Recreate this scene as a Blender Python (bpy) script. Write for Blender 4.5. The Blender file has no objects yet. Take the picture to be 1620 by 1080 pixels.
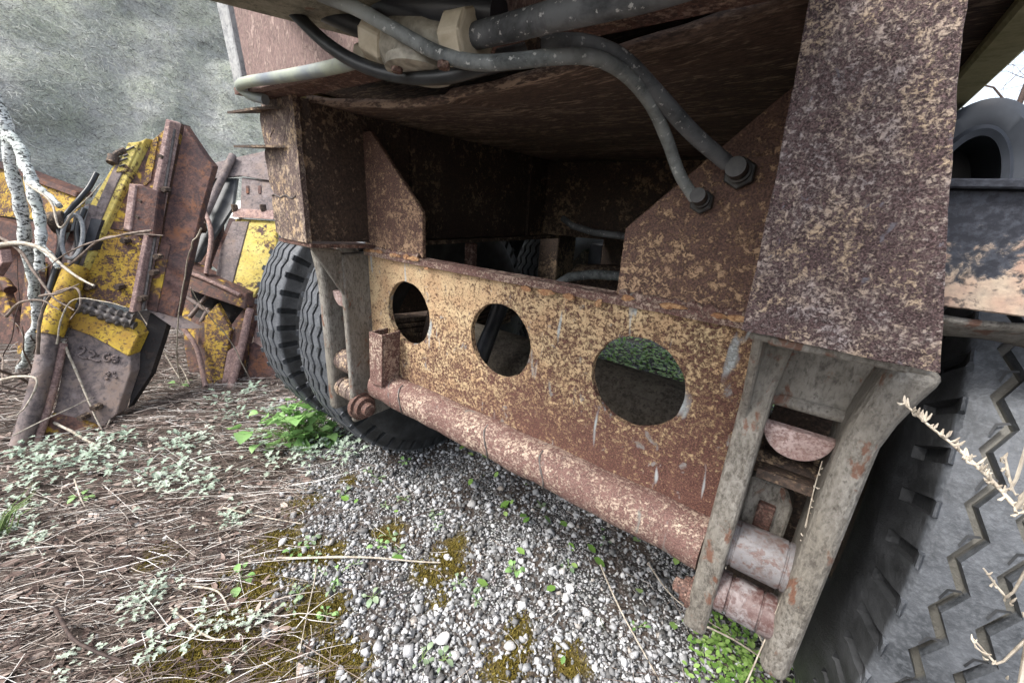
import bpy, bmesh, math, random
import numpy as np
from mathutils import Vector, Matrix, noise as mnoise

# ------------------------------------------------------------------ scale
S = 0.15           # one layout unit (a beam hole's diameter) in metres
G = -4.81          # ground level in layout units
PI = math.pi
def W(x, y, z): return Vector((x*S, y*S, (z-G)*S))

# ------------------------------------------------------------------ camera
FPX = 635.15; PW, PH = 1620, 1080
CAM = W(3.108, -3.887, 1.685)
F = Vector((-0.5658652, 0.76041294, -0.3186985))
R = Vector((0.79004143, 0.61064873, 0.05424642))
U = Vector((-0.23586251, 0.22108886, 0.94630259))
scene = bpy.context.scene
cd = bpy.data.cameras.new('camera'); cam = bpy.data.objects.new('camera', cd)
scene.collection.objects.link(cam)
cd.sensor_width = 36; cd.lens = FPX/PW*36; cd.clip_start = 0.02; cd.clip_end = 2000
cam.matrix_world = Matrix(((R.x, U.x, -F.x, CAM.x), (R.y, U.y, -F.y, CAM.y), (R.z, U.z, -F.z, CAM.z), (0, 0, 0, 1)))
scene.camera = cam

# ------------------------------------------------------------------ light
SUN_EL, SUN_AZ = 52, 208          # azimuth: where the sun stands, degrees clockwise from +Y
wd = bpy.data.worlds.new('World'); scene.world = wd; wd.use_nodes = True
nt = wd.node_tree; nt.nodes.clear()
sky = nt.nodes.new('ShaderNodeTexSky'); sky.sky_type = 'NISHITA'; sky.sun_disc = False
sky.sun_elevation = math.radians(SUN_EL); sky.sun_rotation = math.radians(SUN_AZ)
sky.air_density = 1.0; sky.dust_density = 4.0; sky.ozone_density = 1.0
hs = nt.nodes.new('ShaderNodeHueSaturation'); hs.inputs['Saturation'].default_value = 0.5
bg = nt.nodes.new('ShaderNodeBackground'); bg.inputs['Strength'].default_value = 0.15
ow = nt.nodes.new('ShaderNodeOutputWorld')
nt.links.new(sky.outputs[0], hs.inputs['Color']); nt.links.new(hs.outputs[0], bg.inputs['Color']); nt.links.new(bg.outputs[0], ow.inputs[0])
sl = bpy.data.lights.new('sun', 'SUN'); sl.energy = 1.5; sl.angle = math.radians(14); sl.color = (1, 0.98, 0.95)
sun = bpy.data.objects.new('sun', sl); scene.collection.objects.link(sun)
az, el = math.radians(SUN_AZ), math.radians(SUN_EL)
sdir = Vector((math.sin(az)*math.cos(el), math.cos(az)*math.cos(el), math.sin(el)))
sun.rotation_euler = sdir.to_track_quat('Z', 'Y').to_euler()
sun.location = (0, 0, 6)
vs = scene.view_settings
vs.view_transform = 'Standard'; vs.look = 'None'; vs.exposure = 1.5; vs.gamma = 1; vs.use_curve_mapping = False

# ------------------------------------------------------------------ helpers
C = scene.collection
rnd = random.Random(7); nrnd = np.random.default_rng(11)
def ray(px, py): return F + R*((px-PW/2)/FPX) - U*((py-PH/2)/FPX)
def AY(px, py, y): d = ray(px, py); return CAM + d*((y*S-CAM.y)/d.y)
def AX(px, py, x): d = ray(px, py); return CAM + d*((x*S-CAM.x)/d.x)
def AZ(px, py, z=G): d = ray(px, py); return CAM + d*(((z-G)*S-CAM.z)/d.z)
def AD(px, py, depth): return CAM + ray(px, py)*depth
def depth_of(P): return (P-CAM).dot(F)
def plane3(a, b, c):
    """plane through three (px,py,depth); returns f(px,py)->point"""
    M = np.array([[q[0], q[1], 1.] for q in (a, b, c)]); k = np.linalg.solve(M, np.array([1/q[2] for q in (a, b, c)]))
    return lambda px, py: AD(px, py, 1/(k[0]*px+k[1]*py+k[2]))

class MB:
    def __init__(s): s.v = []; s.f = []
    def add(s, vs_, fs):
        n = len(s.v); s.v += [tuple(v) for v in vs_]; s.f += [tuple(i+n for i in f) for f in fs]; return s
    def box(s, a, b):       # layout-unit corners
        a, b = W(*a), W(*b); return s.boxm(a, b)
    def boxm(s, a, b):
        x0, x1 = sorted((a[0], b[0])); y0, y1 = sorted((a[1], b[1])); z0, z1 = sorted((a[2], b[2]))
        vv = [(x0,y0,z0),(x1,y0,z0),(x1,y1,z0),(x0,y1,z0),(x0,y0,z1),(x1,y0,z1),(x1,y1,z1),(x0,y1,z1)]
        return s.add(vv, [(3,2,1,0),(4,5,6,7),(0,1,5,4),(1,2,6,5),(2,3,7,6),(3,0,4,7)])
    def slab(s, pts, off):  # polygon (world points) extruded by vector off
        n = len(pts); off = Vector(off); pts = [Vector(p) for p in pts]
        vv = pts + [p+off for p in pts]
        fs = [tuple(range(n)), tuple(range(2*n-1, n-1, -1))] + [((i+1) % n, i, n+i, n+(i+1) % n) for i in range(n)]
        return s.add(vv, fs)
    def tube(s, path, rad, seg=10, cap=True, twist=None):
        P = [Vector(p) for p in path]; n = len(P)
        if not hasattr(rad, '__len__'): rad = [rad]*n
        t0 = (P[1]-P[0]).normalized(); up = Vector((0,0,1)) if abs(t0.z) < .9 else Vector((1,0,0))
        nrm = (up - t0*up.dot(t0)).normalized(); base = len(s.v)
        for i in range(n):
            t = (P[min(i+1,n-1)]-P[max(i-1,0)]).normalized()
            nrm = (nrm - t*nrm.dot(t)).normalized(); bn = t.cross(nrm)
            for k in range(seg):
                a = 2*PI*k/seg; s.v.append(tuple(P[i]+(nrm*math.cos(a)+bn*math.sin(a))*rad[i]))
        for i in range(n-1):
            for k in range(seg):
                a, b = base+i*seg+k, base+i*seg+(k+1) % seg
                s.f.append((a, b, b+seg, a+seg))
        if cap:
            s.f.append(tuple(base+k for k in range(seg-1, -1, -1))); s.f.append(tuple(base+(n-1)*seg+k for k in range(seg)))
        return s
    def lathe(s, c, axis, prof, seg=32):   # prof: (along, radius)
        c = Vector(c); ax = Vector(axis).normalized()
        pts = [c+ax*a for a, r in prof]
        u = Vector((0,0,1)) if abs(ax.z) < .9 else Vector((1,0,0)); n1 = (u-ax*u.dot(ax)).normalized(); n2 = ax.cross(n1)
        base = len(s.v); m = len(prof)
        for p, (a, r) in zip(pts, prof):
            for k in range(seg):
                t = 2*PI*k/seg; s.v.append(tuple(p+(n1*math.cos(t)+n2*math.sin(t))*r))
        for i in range(m-1):
            for k in range(seg):
                a, b = base+i*seg+k, base+i*seg+(k+1) % seg; s.f.append((a, b, b+seg, a+seg))
        s.f.append(tuple(base+k for k in range(seg-1, -1, -1))); s.f.append(tuple(base+(m-1)*seg+k for k in range(seg)))
        return s
    def hexbar(s, c, axis, r, h, seg=6): return s.lathe(c, axis, [(-h/2, r*.93), (-h/2+h*.08, r), (h/2-h*.08, r), (h/2, r*.93)], seg)
    def build(s, name, mat, parent=None, smooth=None, bevel=0, seg=1):
        o3 = parent_loc(parent)
        me = bpy.data.meshes.new(name)
        me.from_pydata([(v[0]-o3.x, v[1]-o3.y, v[2]-o3.z) for v in s.v], [], s.f); me.update()
        bm = bmesh.new(); bm.from_mesh(me); bmesh.ops.recalc_face_normals(bm, faces=bm.faces); bm.to_mesh(me); bm.free()
        me.materials.append(mat)
        o = bpy.data.objects.new(name, me); C.objects.link(o); o.parent = parent
        if smooth is not None:
            me.polygons.foreach_set('use_smooth', [True]*len(me.polygons)); me.set_sharp_from_angle(angle=math.radians(smooth))
        if bevel:
            b = o.modifiers.new('bevel', 'BEVEL'); b.width = bevel; b.segments = seg; b.limit_method = 'ANGLE'; b.angle_limit = math.radians(40)
        return o
def parent_loc(p):
    v = Vector((0,0,0))
    while p is not None: v = v + p.location; p = p.parent
    return v
def empty(name, loc, label, cat, group=None):
    o = bpy.data.objects.new(name, None); o.empty_display_size = .1; C.objects.link(o); o.location = loc
    return tag(o, label, cat, group)
def tag(o, label=None, cat=None, group=None, kind=None):
    for k, v in (('label', label), ('category', cat), ('group', group), ('kind', kind)):
        if v: o[k] = v
    return o
def rough_edges(o, amp, cuts=3, scale=40, seed=0):
    """subdivide a plate and nudge its vertices so edges are not ruler-straight"""
    bm = bmesh.new(); bm.from_mesh(o.data)
    bmesh.ops.triangulate(bm, faces=bm.faces[:])
    for _ in range(cuts):
        es = [e for e in bm.edges if e.calc_length() > .012]
        bmesh.ops.subdivide_edges(bm, edges=es, cuts=1)
    for v in bm.verts:
        n = mnoise.noise_vector(v.co*scale+Vector((seed, 0, 0))); n2 = mnoise.noise_vector(v.co*scale*.25+Vector((0, seed, 5)))
        v.co += n*amp + n2*amp*1.2
    bm.to_mesh(o.data); bm.free()

# ------------------------------------------------------------------ materials
class NT:
    def __init__(s, name, disp=False):
        s.m = bpy.data.materials.new(name); s.m.use_nodes = True; s.t = s.m.node_tree; s.n = s.t.nodes
        s.b = s.n['Principled BSDF']; s.tc = s.n.new('ShaderNodeTexCoord'); s.co = s.tc.outputs['Object']
    def L(s, a, b): s.t.links.new(a, b)
    def map(s, scale=(1,1,1), rot=(0,0,0), loc=(0,0,0)):
        m = s.n.new('ShaderNodeMapping'); m.inputs['Scale'].default_value = scale; m.inputs['Rotation'].default_value = rot; m.inputs['Location'].default_value = loc
        s.L(s.co, m.inputs['Vector']); return m.outputs[0]
    def noise(s, scale, detail=4, rough=.55, dist=0, vec=None):
        n = s.n.new('ShaderNodeTexNoise'); n.inputs['Scale'].default_value = scale; n.inputs['Detail'].default_value = detail
        n.inputs['Roughness'].default_value = rough; n.inputs['Distortion'].default_value = dist
        s.L(vec or s.co, n.inputs['Vector']); return n.outputs['Fac']
    def voro(s, scale, feat='F1', out='Distance', rnd_=1, vec=None):
        n = s.n.new('ShaderNodeTexVoronoi'); n.feature = feat; n.inputs['Scale'].default_value = scale; n.inputs['Randomness'].default_value = rnd_
        s.L(vec or s.co, n.inputs['Vector']); return n.outputs[out]
    def ramp(s, fac, stops, interp='LINEAR'):
        r = s.n.new('ShaderNodeValToRGB'); r.color_ramp.interpolation = interp; e = r.color_ramp.elements
        while len(e) < len(stops): e.new(.5)
        for q, (p, c) in zip(e, stops):
            q.position = p; q.color = (c, c, c, 1) if not hasattr(c, '__len__') else (*c, 1)
        s.L(fac, r.inputs['Fac']); return r.outputs['Color']
    def mix(s, fac, a, b, mode='MIX'):
        m = s.n.new('ShaderNodeMix'); m.data_type = 'RGBA'; m.blend_type = mode
        for sock, v in ((m.inputs[0], fac), (m.inputs[6], a), (m.inputs[7], b)):
            if isinstance(v, bpy.types.NodeSocket): s.L(v, sock)
            elif hasattr(v, '__len__'): sock.default_value = (*v, 1)
            else: sock.default_value = v if sock.type == 'VALUE' else (v, v, v, 1)
        return m.outputs[2]
    def math(s, op, a, b=None, c=None):
        m = s.n.new('ShaderNodeMath'); m.operation = op
        for i, v in enumerate((a, b, c)):
            if v is None: continue
            if isinstance(v, bpy.types.NodeSocket): s.L(v, m.inputs[i])
            else: m.inputs[i].default_value = v
        return m.outputs[0]
    def sep(s):
        n = s.n.new('ShaderNodeSeparateXYZ'); s.L(s.co, n.inputs[0]); return n.outputs
    def geo_rand(s):
        g = s.n.new('ShaderNodeNewGeometry'); return g.outputs['Random Per Island']
    def obj_rand(s):
        g = s.n.new('ShaderNodeObjectInfo'); return g.outputs['Random']
    def bump(s, h, strength=.5, dist=.002, prev=None):
        b = s.n.new('ShaderNodeBump'); b.inputs['Strength'].default_value = strength; b.inputs['Distance'].default_value = dist
        s.L(h, b.inputs['Height'])
        if prev is not None: s.L(prev, b.inputs['Normal'])
        return b.outputs[0]
    def done(s, col=None, rough=None, metal=0, normal=None, spec=.4):
        b = s.b
        for k, v in (('Base Color', col), ('Roughness', rough), ('Metallic', metal), ('Normal', normal), ('Specular IOR Level', spec)):
            if v is None: continue
            if isinstance(v, bpy.types.NodeSocket): s.L(v, b.inputs[k])
            elif hasattr(v, '__len__'): b.inputs[k].default_value = (*v, 1)
            else: b.inputs[k].default_value = v
        return s.m

def rust(name, dark, mid, flake, flake2, amt=.5, scale=90, big=9, contrast=.05, streak=None, streak_amt=.62, bumpd=.0015,
         grad=None, stretch=(1,1,1), grey=None, grey_thr=.6, rough=(.62,.85), big_w=.75, fine=1.0, pits=.75):
    """flaking paint / pitted rust: dark scale with mid-brown mottling, islands of flake colour; amt = share of flakes"""
    t = NT(name)
    v = t.map(stretch)
    n1 = t.noise(scale, 7, .66, .35, v); n2 = t.noise(big, 3, .55, 0, v); n3 = t.noise(scale*.33, 4, .6, .3, v); n4 = t.noise(scale*2.7, 4, .7, 0, v)
    # threshold shifts with the large noise
    f = t.math('MULTIPLY_ADD', t.math('SUBTRACT', n1, .5), 1.5, .5)
    f = t.math('ADD', f, t.math('MULTIPLY', t.math('SUBTRACT', n2, .5), big_w))
    f = t.math('ADD', f, t.math('MULTIPLY', t.math('SUBTRACT', n3, .5), .6))
    f = t.math('ADD', f, t.math('MULTIPLY', t.math('SUBTRACT', n4, .5), .6*fine))
    if grad:
        sx = t.sep()
        for axis, p0, g in grad:
            f = t.math('ADD', f, t.math('MULTIPLY', t.math('SUBTRACT', sx[axis], p0), g))
    thr = 1-amt
    mask = t.ramp(f, [(max(0, thr-contrast), 0.), (min(1, thr+contrast), 1.)])
    base = t.mix(t.ramp(n4, [(.42, 0.), (.6, 1.)]), dark, mid)
    base = t.mix(t.math('MULTIPLY', t.ramp(n3, [(.45, 0.), (.7, 1.)]), .45), base, mid)
    fl = t.mix(t.ramp(t.noise(big*2.3, 3, .6, .2, v), [(.38, 0.), (.62, 1.)]), flake, flake2)
    fl = t.mix(t.math('MULTIPLY', t.ramp(n4, [(.3, 1.), (.55, 0.)]), .4), fl, mid)
    edge = t.ramp(f, [(max(0, thr-contrast*2.2), 0.), (max(.02, thr-contrast*.5), 1.)])
    base = t.mix(t.math('MULTIPLY', edge, .38), base, t.mix(.5, mid, flake2))
    col = t.mix(mask, base, fl)
    pit = t.ramp(t.noise(scale*1.7, 3, .6, .2, t.map(stretch, loc=(9, 4, 2))), [(.36, 1.), (.43, 0.)])
    col = t.mix(t.math('MULTIPLY', pit, pits), col, dark)
    if grey:
        gm = t.ramp(t.noise(scale*.28, 5, .6, .6, t.map((1, 1, .7), loc=(3, 1, 7))), [(grey_thr, 0.), (grey_thr+.05, 1.)])
        col = t.mix(t.math('MULTIPLY', gm, .8), col, grey)
    if streak:
        sm = t.ramp(t.noise(1., 3, .5, .3, t.map((34, 34, 6.5), loc=(2, 5, 1))), [(streak_amt, 0.), (streak_amt+.05, 1.)])
        col = t.mix(t.math('MULTIPLY', sm, .85), col, streak)
    h = t.math('ADD', t.math('MULTIPLY', mask, .6), t.math('MULTIPLY', n4, .8))
    h = t.math('ADD', h, t.math('MULTIPLY', n1, .5))
    nb = t.bump(h, .9, bumpd)
    rg = t.ramp(n4, [(.3, rough[0]), (.7, rough[1])])
    return t.done(col, rg, 0, nb, .35)

M = {}
MAROON = (.062, .026, .022); MAROON2 = (.15, .062, .05)
M['beam'] = rust('rust_beam', (.045,.017,.013), (.175,.085,.064), (.58,.44,.26), (.48,.32,.18), amt=.52, scale=155, big=8, contrast=.08,
                 streak=(.40,.44,.45), streak_amt=.635, grad=[(2, .70, .85), (0, -.03, -.28)], grey=(.25,.24,.23), grey_thr=.635, big_w=.42, bumpd=.0022)
M['pipe'] = rust('rust_pipe', (.07,.035,.03), (.22,.125,.105), (.47,.37,.285), (.37,.275,.225), amt=.43, scale=190, big=10, streak=(.2,.2,.18), streak_amt=.66, big_w=.5)
M['lip'] = rust('rust_lip', (.032,.018,.017), (.19,.125,.122), (.53,.4,.28), (.41,.35,.34), amt=.43, scale=260, big=12, bumpd=.004, grey=(.2,.19,.215), grey_thr=.65, rough=(.35,.7), big_w=.45, contrast=.06)
M['post'] = rust('rust_post', (.055,.036,.032), (.17,.125,.108), (.46,.33,.2), (.33,.265,.21), amt=.42, scale=130, big=10, stretch=(1,1,.75), big_w=.5)
M['gusset'] = rust('rust_gusset', (.06,.034,.028), (.19,.11,.083), (.5,.34,.21), (.37,.24,.155), amt=.42, scale=140, big=10, grad=[(2, .93, -.6)], big_w=.45)
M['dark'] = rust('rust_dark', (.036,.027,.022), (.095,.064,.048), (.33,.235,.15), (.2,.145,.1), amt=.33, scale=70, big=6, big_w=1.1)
M['deck'] = rust('rust_deck', (.05,.033,.026), (.16,.105,.08), (.4,.29,.21), (.29,.215,.165), amt=.38, scale=110, big=6, stretch=(.25,1,1), bumpd=.0015)
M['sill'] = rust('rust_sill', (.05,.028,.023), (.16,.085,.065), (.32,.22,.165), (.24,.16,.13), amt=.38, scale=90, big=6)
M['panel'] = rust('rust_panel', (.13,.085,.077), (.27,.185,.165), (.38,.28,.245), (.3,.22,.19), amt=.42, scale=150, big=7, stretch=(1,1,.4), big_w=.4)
M['olive'] = rust('olive_paint', (.12,.11,.08), (.22,.205,.155), (.3,.28,.22), (.27,.25,.19), amt=.45, scale=60, big=5, contrast=.15, bumpd=.0012, streak=(.16,.07,.04), streak_amt=.66)
M['hanger'] = rust('hanger_paint', (.06,.052,.044), (.15,.137,.118), (.26,.246,.22), (.2,.182,.152), amt=.52, scale=110, big=7, contrast=.2, bumpd=.001, stretch=(1,1,.5), grey=(.14,.06,.035), grey_thr=.6, rough=(.38,.62), pits=.5)
M['rail'] = rust('rail_paint', (.34,.31,.15), (.48,.44,.24), (.6,.56,.33), (.55,.5,.27), amt=.5, scale=40, big=5, contrast=.25, bumpd=.0007, pits=.3)
M['flake'] = rust('rust_flake', (.2,.09,.045), (.36,.19,.1), (.55,.36,.2), (.5,.3,.15), amt=.5, scale=120, big=9, contrast=.12)
M['axle'] = rust('axle_paint', (.04,.032,.026), (.10,.085,.066), (.16,.14,.11), (.13,.115,.09), amt=.5, scale=70, big=6, contrast=.15, bumpd=.001)
M['roller'] = rust('roller_steel', (.10,.055,.045), (.115,.095,.087), (.175,.168,.168), (.145,.138,.142), amt=.54, scale=50, big=7, contrast=.14, bumpd=.0008, rough=(.35,.6), grey=(.17,.06,.045), grey_thr=.6)
M['roller2'] = rust('roller_rusted', (.07,.034,.03), (.135,.095,.088), (.23,.215,.215), (.18,.145,.14), amt=.46, scale=45, big=9, contrast=.1, bumpd=.001, rough=(.35,.6))
M['pink'] = rust('pink_rust', (.16,.09,.078), (.28,.19,.17), (.42,.33,.31), (.36,.27,.245), amt=.5, scale=110, big=7, contrast=.12, bumpd=.001)
M['greyplate'] = rust('grey_plate', (.16,.165,.17), (.27,.275,.28), (.36,.37,.37), (.33,.33,.32), amt=.5, scale=60, big=5, contrast=.15, bumpd=.0006)
M['bluebar'] = rust('blue_bar', (.02,.022,.03), (.055,.06,.075), (.36,.2,.15), (.46,.37,.28), amt=.4, scale=45, big=5, grad=[(2, .958, -7.5)], contrast=.07, bumpd=.0012)

def simple(name, c1, c2, scale=40, rough=.6, bumpd=.001, detail=5, spec=.4, lo=.35, hi=.65, stretch=(1,1,1)):
    t = NT(name); v = t.map(stretch); n = t.noise(scale, detail, .6, .2, v)
    return t.done(t.mix(t.ramp(n, [(lo, 0.), (hi, 1.)]), c1, c2), rough, 0, t.bump(n, .6, bumpd), spec)
def hose_mat(name, dark, mid, light, spot):
    t = NT(name); a = t.noise(30, 5, .65, .3); b = t.noise(150, 3, .6); c = t.noise(9, 3, .5)
    col = t.mix(t.ramp(a, [(.36, 0.), (.6, 1.)]), dark, mid); col = t.mix(t.math('MULTIPLY', t.ramp(c, [(.45, 0.), (.65, 1.)]), .7), col, light)
    col = t.mix(t.math('MULTIPLY', t.ramp(b, [(.62, 0.), (.67, 1.)]), .7), col, spot)
    return t.done(col, .6, 0, t.bump(t.math('ADD', a, b), .7, .0008), .35)
M['hose_green'] = hose_mat('hose_dusty', (.05,.056,.056), (.2,.215,.212), (.36,.385,.375), (.55,.56,.53))
M['hose_grey'] = hose_mat('hose_grey', (.035,.038,.041), (.12,.126,.132), (.24,.25,.26), (.5,.5,.48))
M['hose_black'] = simple('hose_black', (.008,.009,.01), (.03,.033,.036), 35, .4, .0004)
M['conduit'] = simple('conduit', (.16,.18,.2), (.33,.36,.28), 14, .5, .0004)
M['nut'] = simple('nut_cream', (.42,.36,.26), (.62,.56,.44), 30, .45, .0004)
M['valve'] = simple('valve_alloy', (.17,.155,.125), (.42,.39,.32), 60, .6, .0012)
M['fit'] = simple('fitting_black', (.012,.012,.012), (.06,.055,.05), 60, .4, .0005)
M['black'] = simple('dark_steel', (.012,.013,.016), (.035,.038,.045), 20, .35, .0005)
M['rubber_dark'] = simple('rubber_dark', (.012,.013,.014), (.035,.036,.038), 30, .55, .0006)
def tyre_mat():
    t = NT('tyre_rubber')
    n = t.noise(22, 5, .6); n2 = t.noise(180, 4, .65)
    # dusty crown, blacker flanks: dust sits on the worn tread face (local radius)
    sx = t.sep()
    r = t.math('SQRT', t.math('ADD', t.math('POWER', sx[1], 2.), t.math('POWER', sx[2], 2.)))
    rr_ = t.math('DIVIDE', r, 3.33*S)
    crown = t.ramp(rr_, [(.966, 0.), (.974, 1.)]); low = t.ramp(t.math('ABSOLUTE', sx[0]), [(.50*S, 1.), (.54*S, 0.)])
    dust = t.mix(t.ramp(n, [(.35, 0.), (.65, 1.)]), (.036,.04,.045), (.09,.097,.108))
    dust = t.mix(t.math('MULTIPLY', t.ramp(n2, [(.45, 0.), (.7, 1.)]), .5), dust, (.15,.16,.175))
    blk = t.mix(t.ramp(n, [(.4, 0.), (.7, 1.)]), (.016,.017,.018), (.045,.047,.05))
    return t.done(t.mix(crown, t.mix(low, blk, (.12,.115,.1)), dust), .55, 0, t.bump(t.math('ADD', n2, t.noise(60, 5, .7)), .8, .0014), .4)
M['tyre'] = tyre_mat()
def yellow_mat(name, amt=.55, scale=26, y1=(.50,.34,.04), y2=(.36,.21,.03)):
    return rust(name, (.045,.024,.02), (.13,.065,.05), y1, y2, amt=amt, scale=scale, big=5, contrast=.06, bumpd=.0015, big_w=.7)
M['yellow'] = yellow_mat('yellow_flaking', .52, 60)
M['yellow_full'] = yellow_mat('yellow_worn', .64, 45)
M['yellow_pale'] = yellow_mat('yellow_pale', .64, 30, (.56,.47,.14), (.5,.38,.08))
M['yellow_low'] = yellow_mat('yellow_traces', .36, 14)
M['scrap'] = rust('scrap_brown', (.028,.014,.014), (.07,.036,.033), (.105,.056,.05), (.16,.065,.03), amt=.42, scale=30, big=5, contrast=.12)
M['scrap_pink'] = rust('scrap_pink', (.16,.1,.09), (.3,.2,.18), (.42,.31,.28), (.38,.24,.19), amt=.45, scale=40, big=6, contrast=.1)
M['scrap_grey'] = rust('scrap_grey', (.075,.062,.063), (.15,.122,.12), (.21,.175,.17), (.19,.14,.115), amt=.5, scale=25, big=4, contrast=.15)
M['weld'] = simple('weld_bead', (.04,.035,.033), (.14,.12,.11), 60, .5, .002)
M['cavity'] = rust('hollow_shade', (.006,.005,.005), (.016,.011,.01), (.035,.022,.018), (.025,.018,.015), amt=.3, scale=40, big=5)  # near-black colour standing in for the shade inside hollows of the scrap
M['black_panel'] = simple('black_panel', (.03,.035,.038), (.085,.09,.09), 18, .45, .0005)
M['white_lamp'] = simple('white_panel', (.6,.62,.6), (.75,.78,.74), 12, .4, .0003)

# ------------------------------------------------------------------ ground
def lerp(a, b, t): return a+(b-a)*t
def fbm(x, y, s, o=4, seed=0.): return mnoise.fractal(Vector((x*s+seed, y*s-seed, seed*1.7)), 1.0, 2.0, o)
def gh(x, y):
    h = .012*fbm(x, y, 2.2, 4, 3.1) + .006*fbm(x, y, 9., 3, 8.)
    return h
def axis(lo, hi, step, far):
    a = list(np.arange(lo, hi+1e-6, step)); d = step
    x = hi
    while x < far: d *= 1.35; x += d; a.append(x)
    d = step; x = lo
    while x > -far: d *= 1.35; x -= d; a.insert(0, x)
    return a
def litter_w(P):
    """1 in the straw litter on the left, 0 on the open gravel"""
    a = AZ(455, 700); b = AZ(420, 1080)
    d = Vector((b.x-a.x, b.y-a.y)); nrm = Vector((d.y, -d.x)).normalized()
    s_ = (Vector((P[0]-a.x, P[1]-a.y))).dot(nrm)
    q = AZ(100, 800); sg = 1 if (Vector((q.x-a.x, q.y-a.y))).dot(nrm) > 0 else -1
    s_ = s_*sg + .14*fbm(P[0], P[1], 3.5, 3, 1.)
    return max(0., min(1., (s_+.06)/.16))
MOSS = [(400,930,.10),(440,860,.08),(330,1010,.12),(520,880,.07),(720,880,.085),(690,920,.06),(480,795,.06),(560,760,.03),(460,1030,.09),(540,1045,.06),(620,840,.05),(280,1060,.1),(820,1010,.05),(900,1040,.05),(790,1060,.06),(500,960,.07),(250,880,.05)]
MOSSW = [(AZ(a, b), r) for a, b, r in MOSS]
def moss_w(x, y):
    w = -1
    for P, r in MOSSW:
        w = max(w, 1-math.hypot(x-P.x, y-P.y)/r)
    return w*.85 + .75*fbm(x, y, 16., 4, 4.) + .35*fbm(x, y, 50., 2, 9.) 
xs = axis(-3.6, 1.2, .03, 300.); ys = axis(-1.1, 1.6, .03, 300.)
gv = [(x, y, gh(x, y) if abs(x) < 6 and abs(y) < 6 else 0.) for y in ys for x in xs]
nx = len(xs)
gf = [(j*nx+i, j*nx+i+1, (j+1)*nx+i+1, (j+1)*nx+i) for j in range(len(ys)-1) for i in range(nx-1)]
me = bpy.data.meshes.new('ground'); me.from_pydata(gv, [], gf); me.update()
lw = me.attributes.new('litter', 'FLOAT', 'POINT'); mw = me.attributes.new('moss', 'FLOAT', 'POINT')
la = np.zeros(len(gv), np.float32); ma = np.zeros(len(gv), np.float32)
for i, v in enumerate(gv):
    if abs(v[0]) < 5 and abs(v[1]) < 4: la[i] = litter_w(v); ma[i] = max(0., min(1., moss_w(v[0], v[1])*1.8))
    else: la[i] = 1
lw.data.foreach_set('value', la); mw.data.foreach_set('value', ma)
t = NT('ground_soil')
def attr(t, n): a = t.n.new('ShaderNodeAttribute'); a.attribute_name = n; return a.outputs['Fac']
v1 = t.voro(150, 'F1', 'Distance'); vc = t.voro(150, 'F1', 'Color'); nf = t.noise(60, 6, .65); nb_ = t.noise(7, 4)
grit = t.mix(t.ramp(v1, [(.25, 0.), (.5, 1.)]), t.mix(.35, (.3,.3,.3), vc), (.035,.032,.028))
bw = t.n.new('ShaderNodeHueSaturation'); bw.inputs['Saturation'].default_value = .12; t.L(grit, bw.inputs['Color']); grit = bw.outputs[0]
soil = t.mix(t.ramp(nf, [(.35, 0.), (.65, 1.)]), (.03,.024,.02), (.12,.095,.08))
grit = t.mix(t.ramp(nb_, [(.42, 0.), (.6, 1.)]), grit, soil)
col = t.mix(attr(t, 'litter'), grit, soil)
mossc = t.mix(t.ramp(t.noise(120, 4), [(.35, 0.), (.65, 1.)]), (.055,.042,.008), (.14,.105,.02))
col = t.mix(attr(t, 'moss'), col, mossc)
M['ground'] = t.done(col, .9, 0, t.bump(t.math('ADD', nf, t.math('MULTIPLY', v1, -1.)), .8, .004), .2)
me.materials.append(M['ground']); me.polygons.foreach_set('use_smooth', [True]*len(me.polygons))
ground = bpy.data.objects.new('ground', me); C.objects.link(ground); ground['kind'] = 'structure'

# scattering in numpy --------------------------------------------------
def stuff_mesh(name, V, Fa, mat, label, smooth=False):
    me = bpy.data.meshes.new(name)
    V = np.asarray(V, np.float32).reshape(-1, 3); Fa = np.asarray(Fa, np.int32); k = Fa.shape[1]
    me.vertices.add(len(V)); me.vertices.foreach_set('co', V.ravel())
    me.loops.add(Fa.size); me.loops.foreach_set('vertex_index', Fa.ravel())
    me.polygons.add(len(Fa)); me.polygons.foreach_set('loop_start', np.arange(0, Fa.size, k, dtype=np.int32)); me.polygons.foreach_set('loop_total', np.full(len(Fa), k, np.int32))
    me.update(calc_edges=True); me.validate()
    if smooth: me.polygons.foreach_set('use_smooth', [True]*len(me.polygons))
    me.materials.append(mat); o = bpy.data.objects.new(name, me); C.objects.link(o)
    return o
def rot_rand(n):
    q = nrnd.normal(size=(n, 4)); q /= np.linalg.norm(q, axis=1)[:, None]; w, x, y, z = q.T
    return np.stack([np.stack([1-2*(y*y+z*z), 2*(x*y-z*w), 2*(x*z+y*w)], -1), np.stack([2*(x*y+z*w), 1-2*(x*x+z*z), 2*(y*z-x*w)], -1), np.stack([2*(x*z-y*w), 2*(y*z+x*w), 1-2*(x*x+y*y)], -1)], 1)
def ico(sub):
    bm = bmesh.new(); bmesh.ops.create_icosphere(bm, subdivisions=sub, radius=1); bm.verts.ensure_lookup_table()
    v = np.array([x.co[:] for x in bm.verts]); f = np.array([[y.index for y in x.verts] for x in bm.faces]); bm.free(); return v, f
def scatter(tv, tf, pos, rot, scl):
    n = len(pos); V = np.einsum('nij,nvj->nvi', rot, tv[None]*scl[:, None, :]) + pos[:, None, :]
    Fi = tf[None]+(np.arange(n)*len(tv))[:, None, None]
    return V.reshape(-1, 3), Fi.reshape(-1, tf.shape[1])

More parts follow.
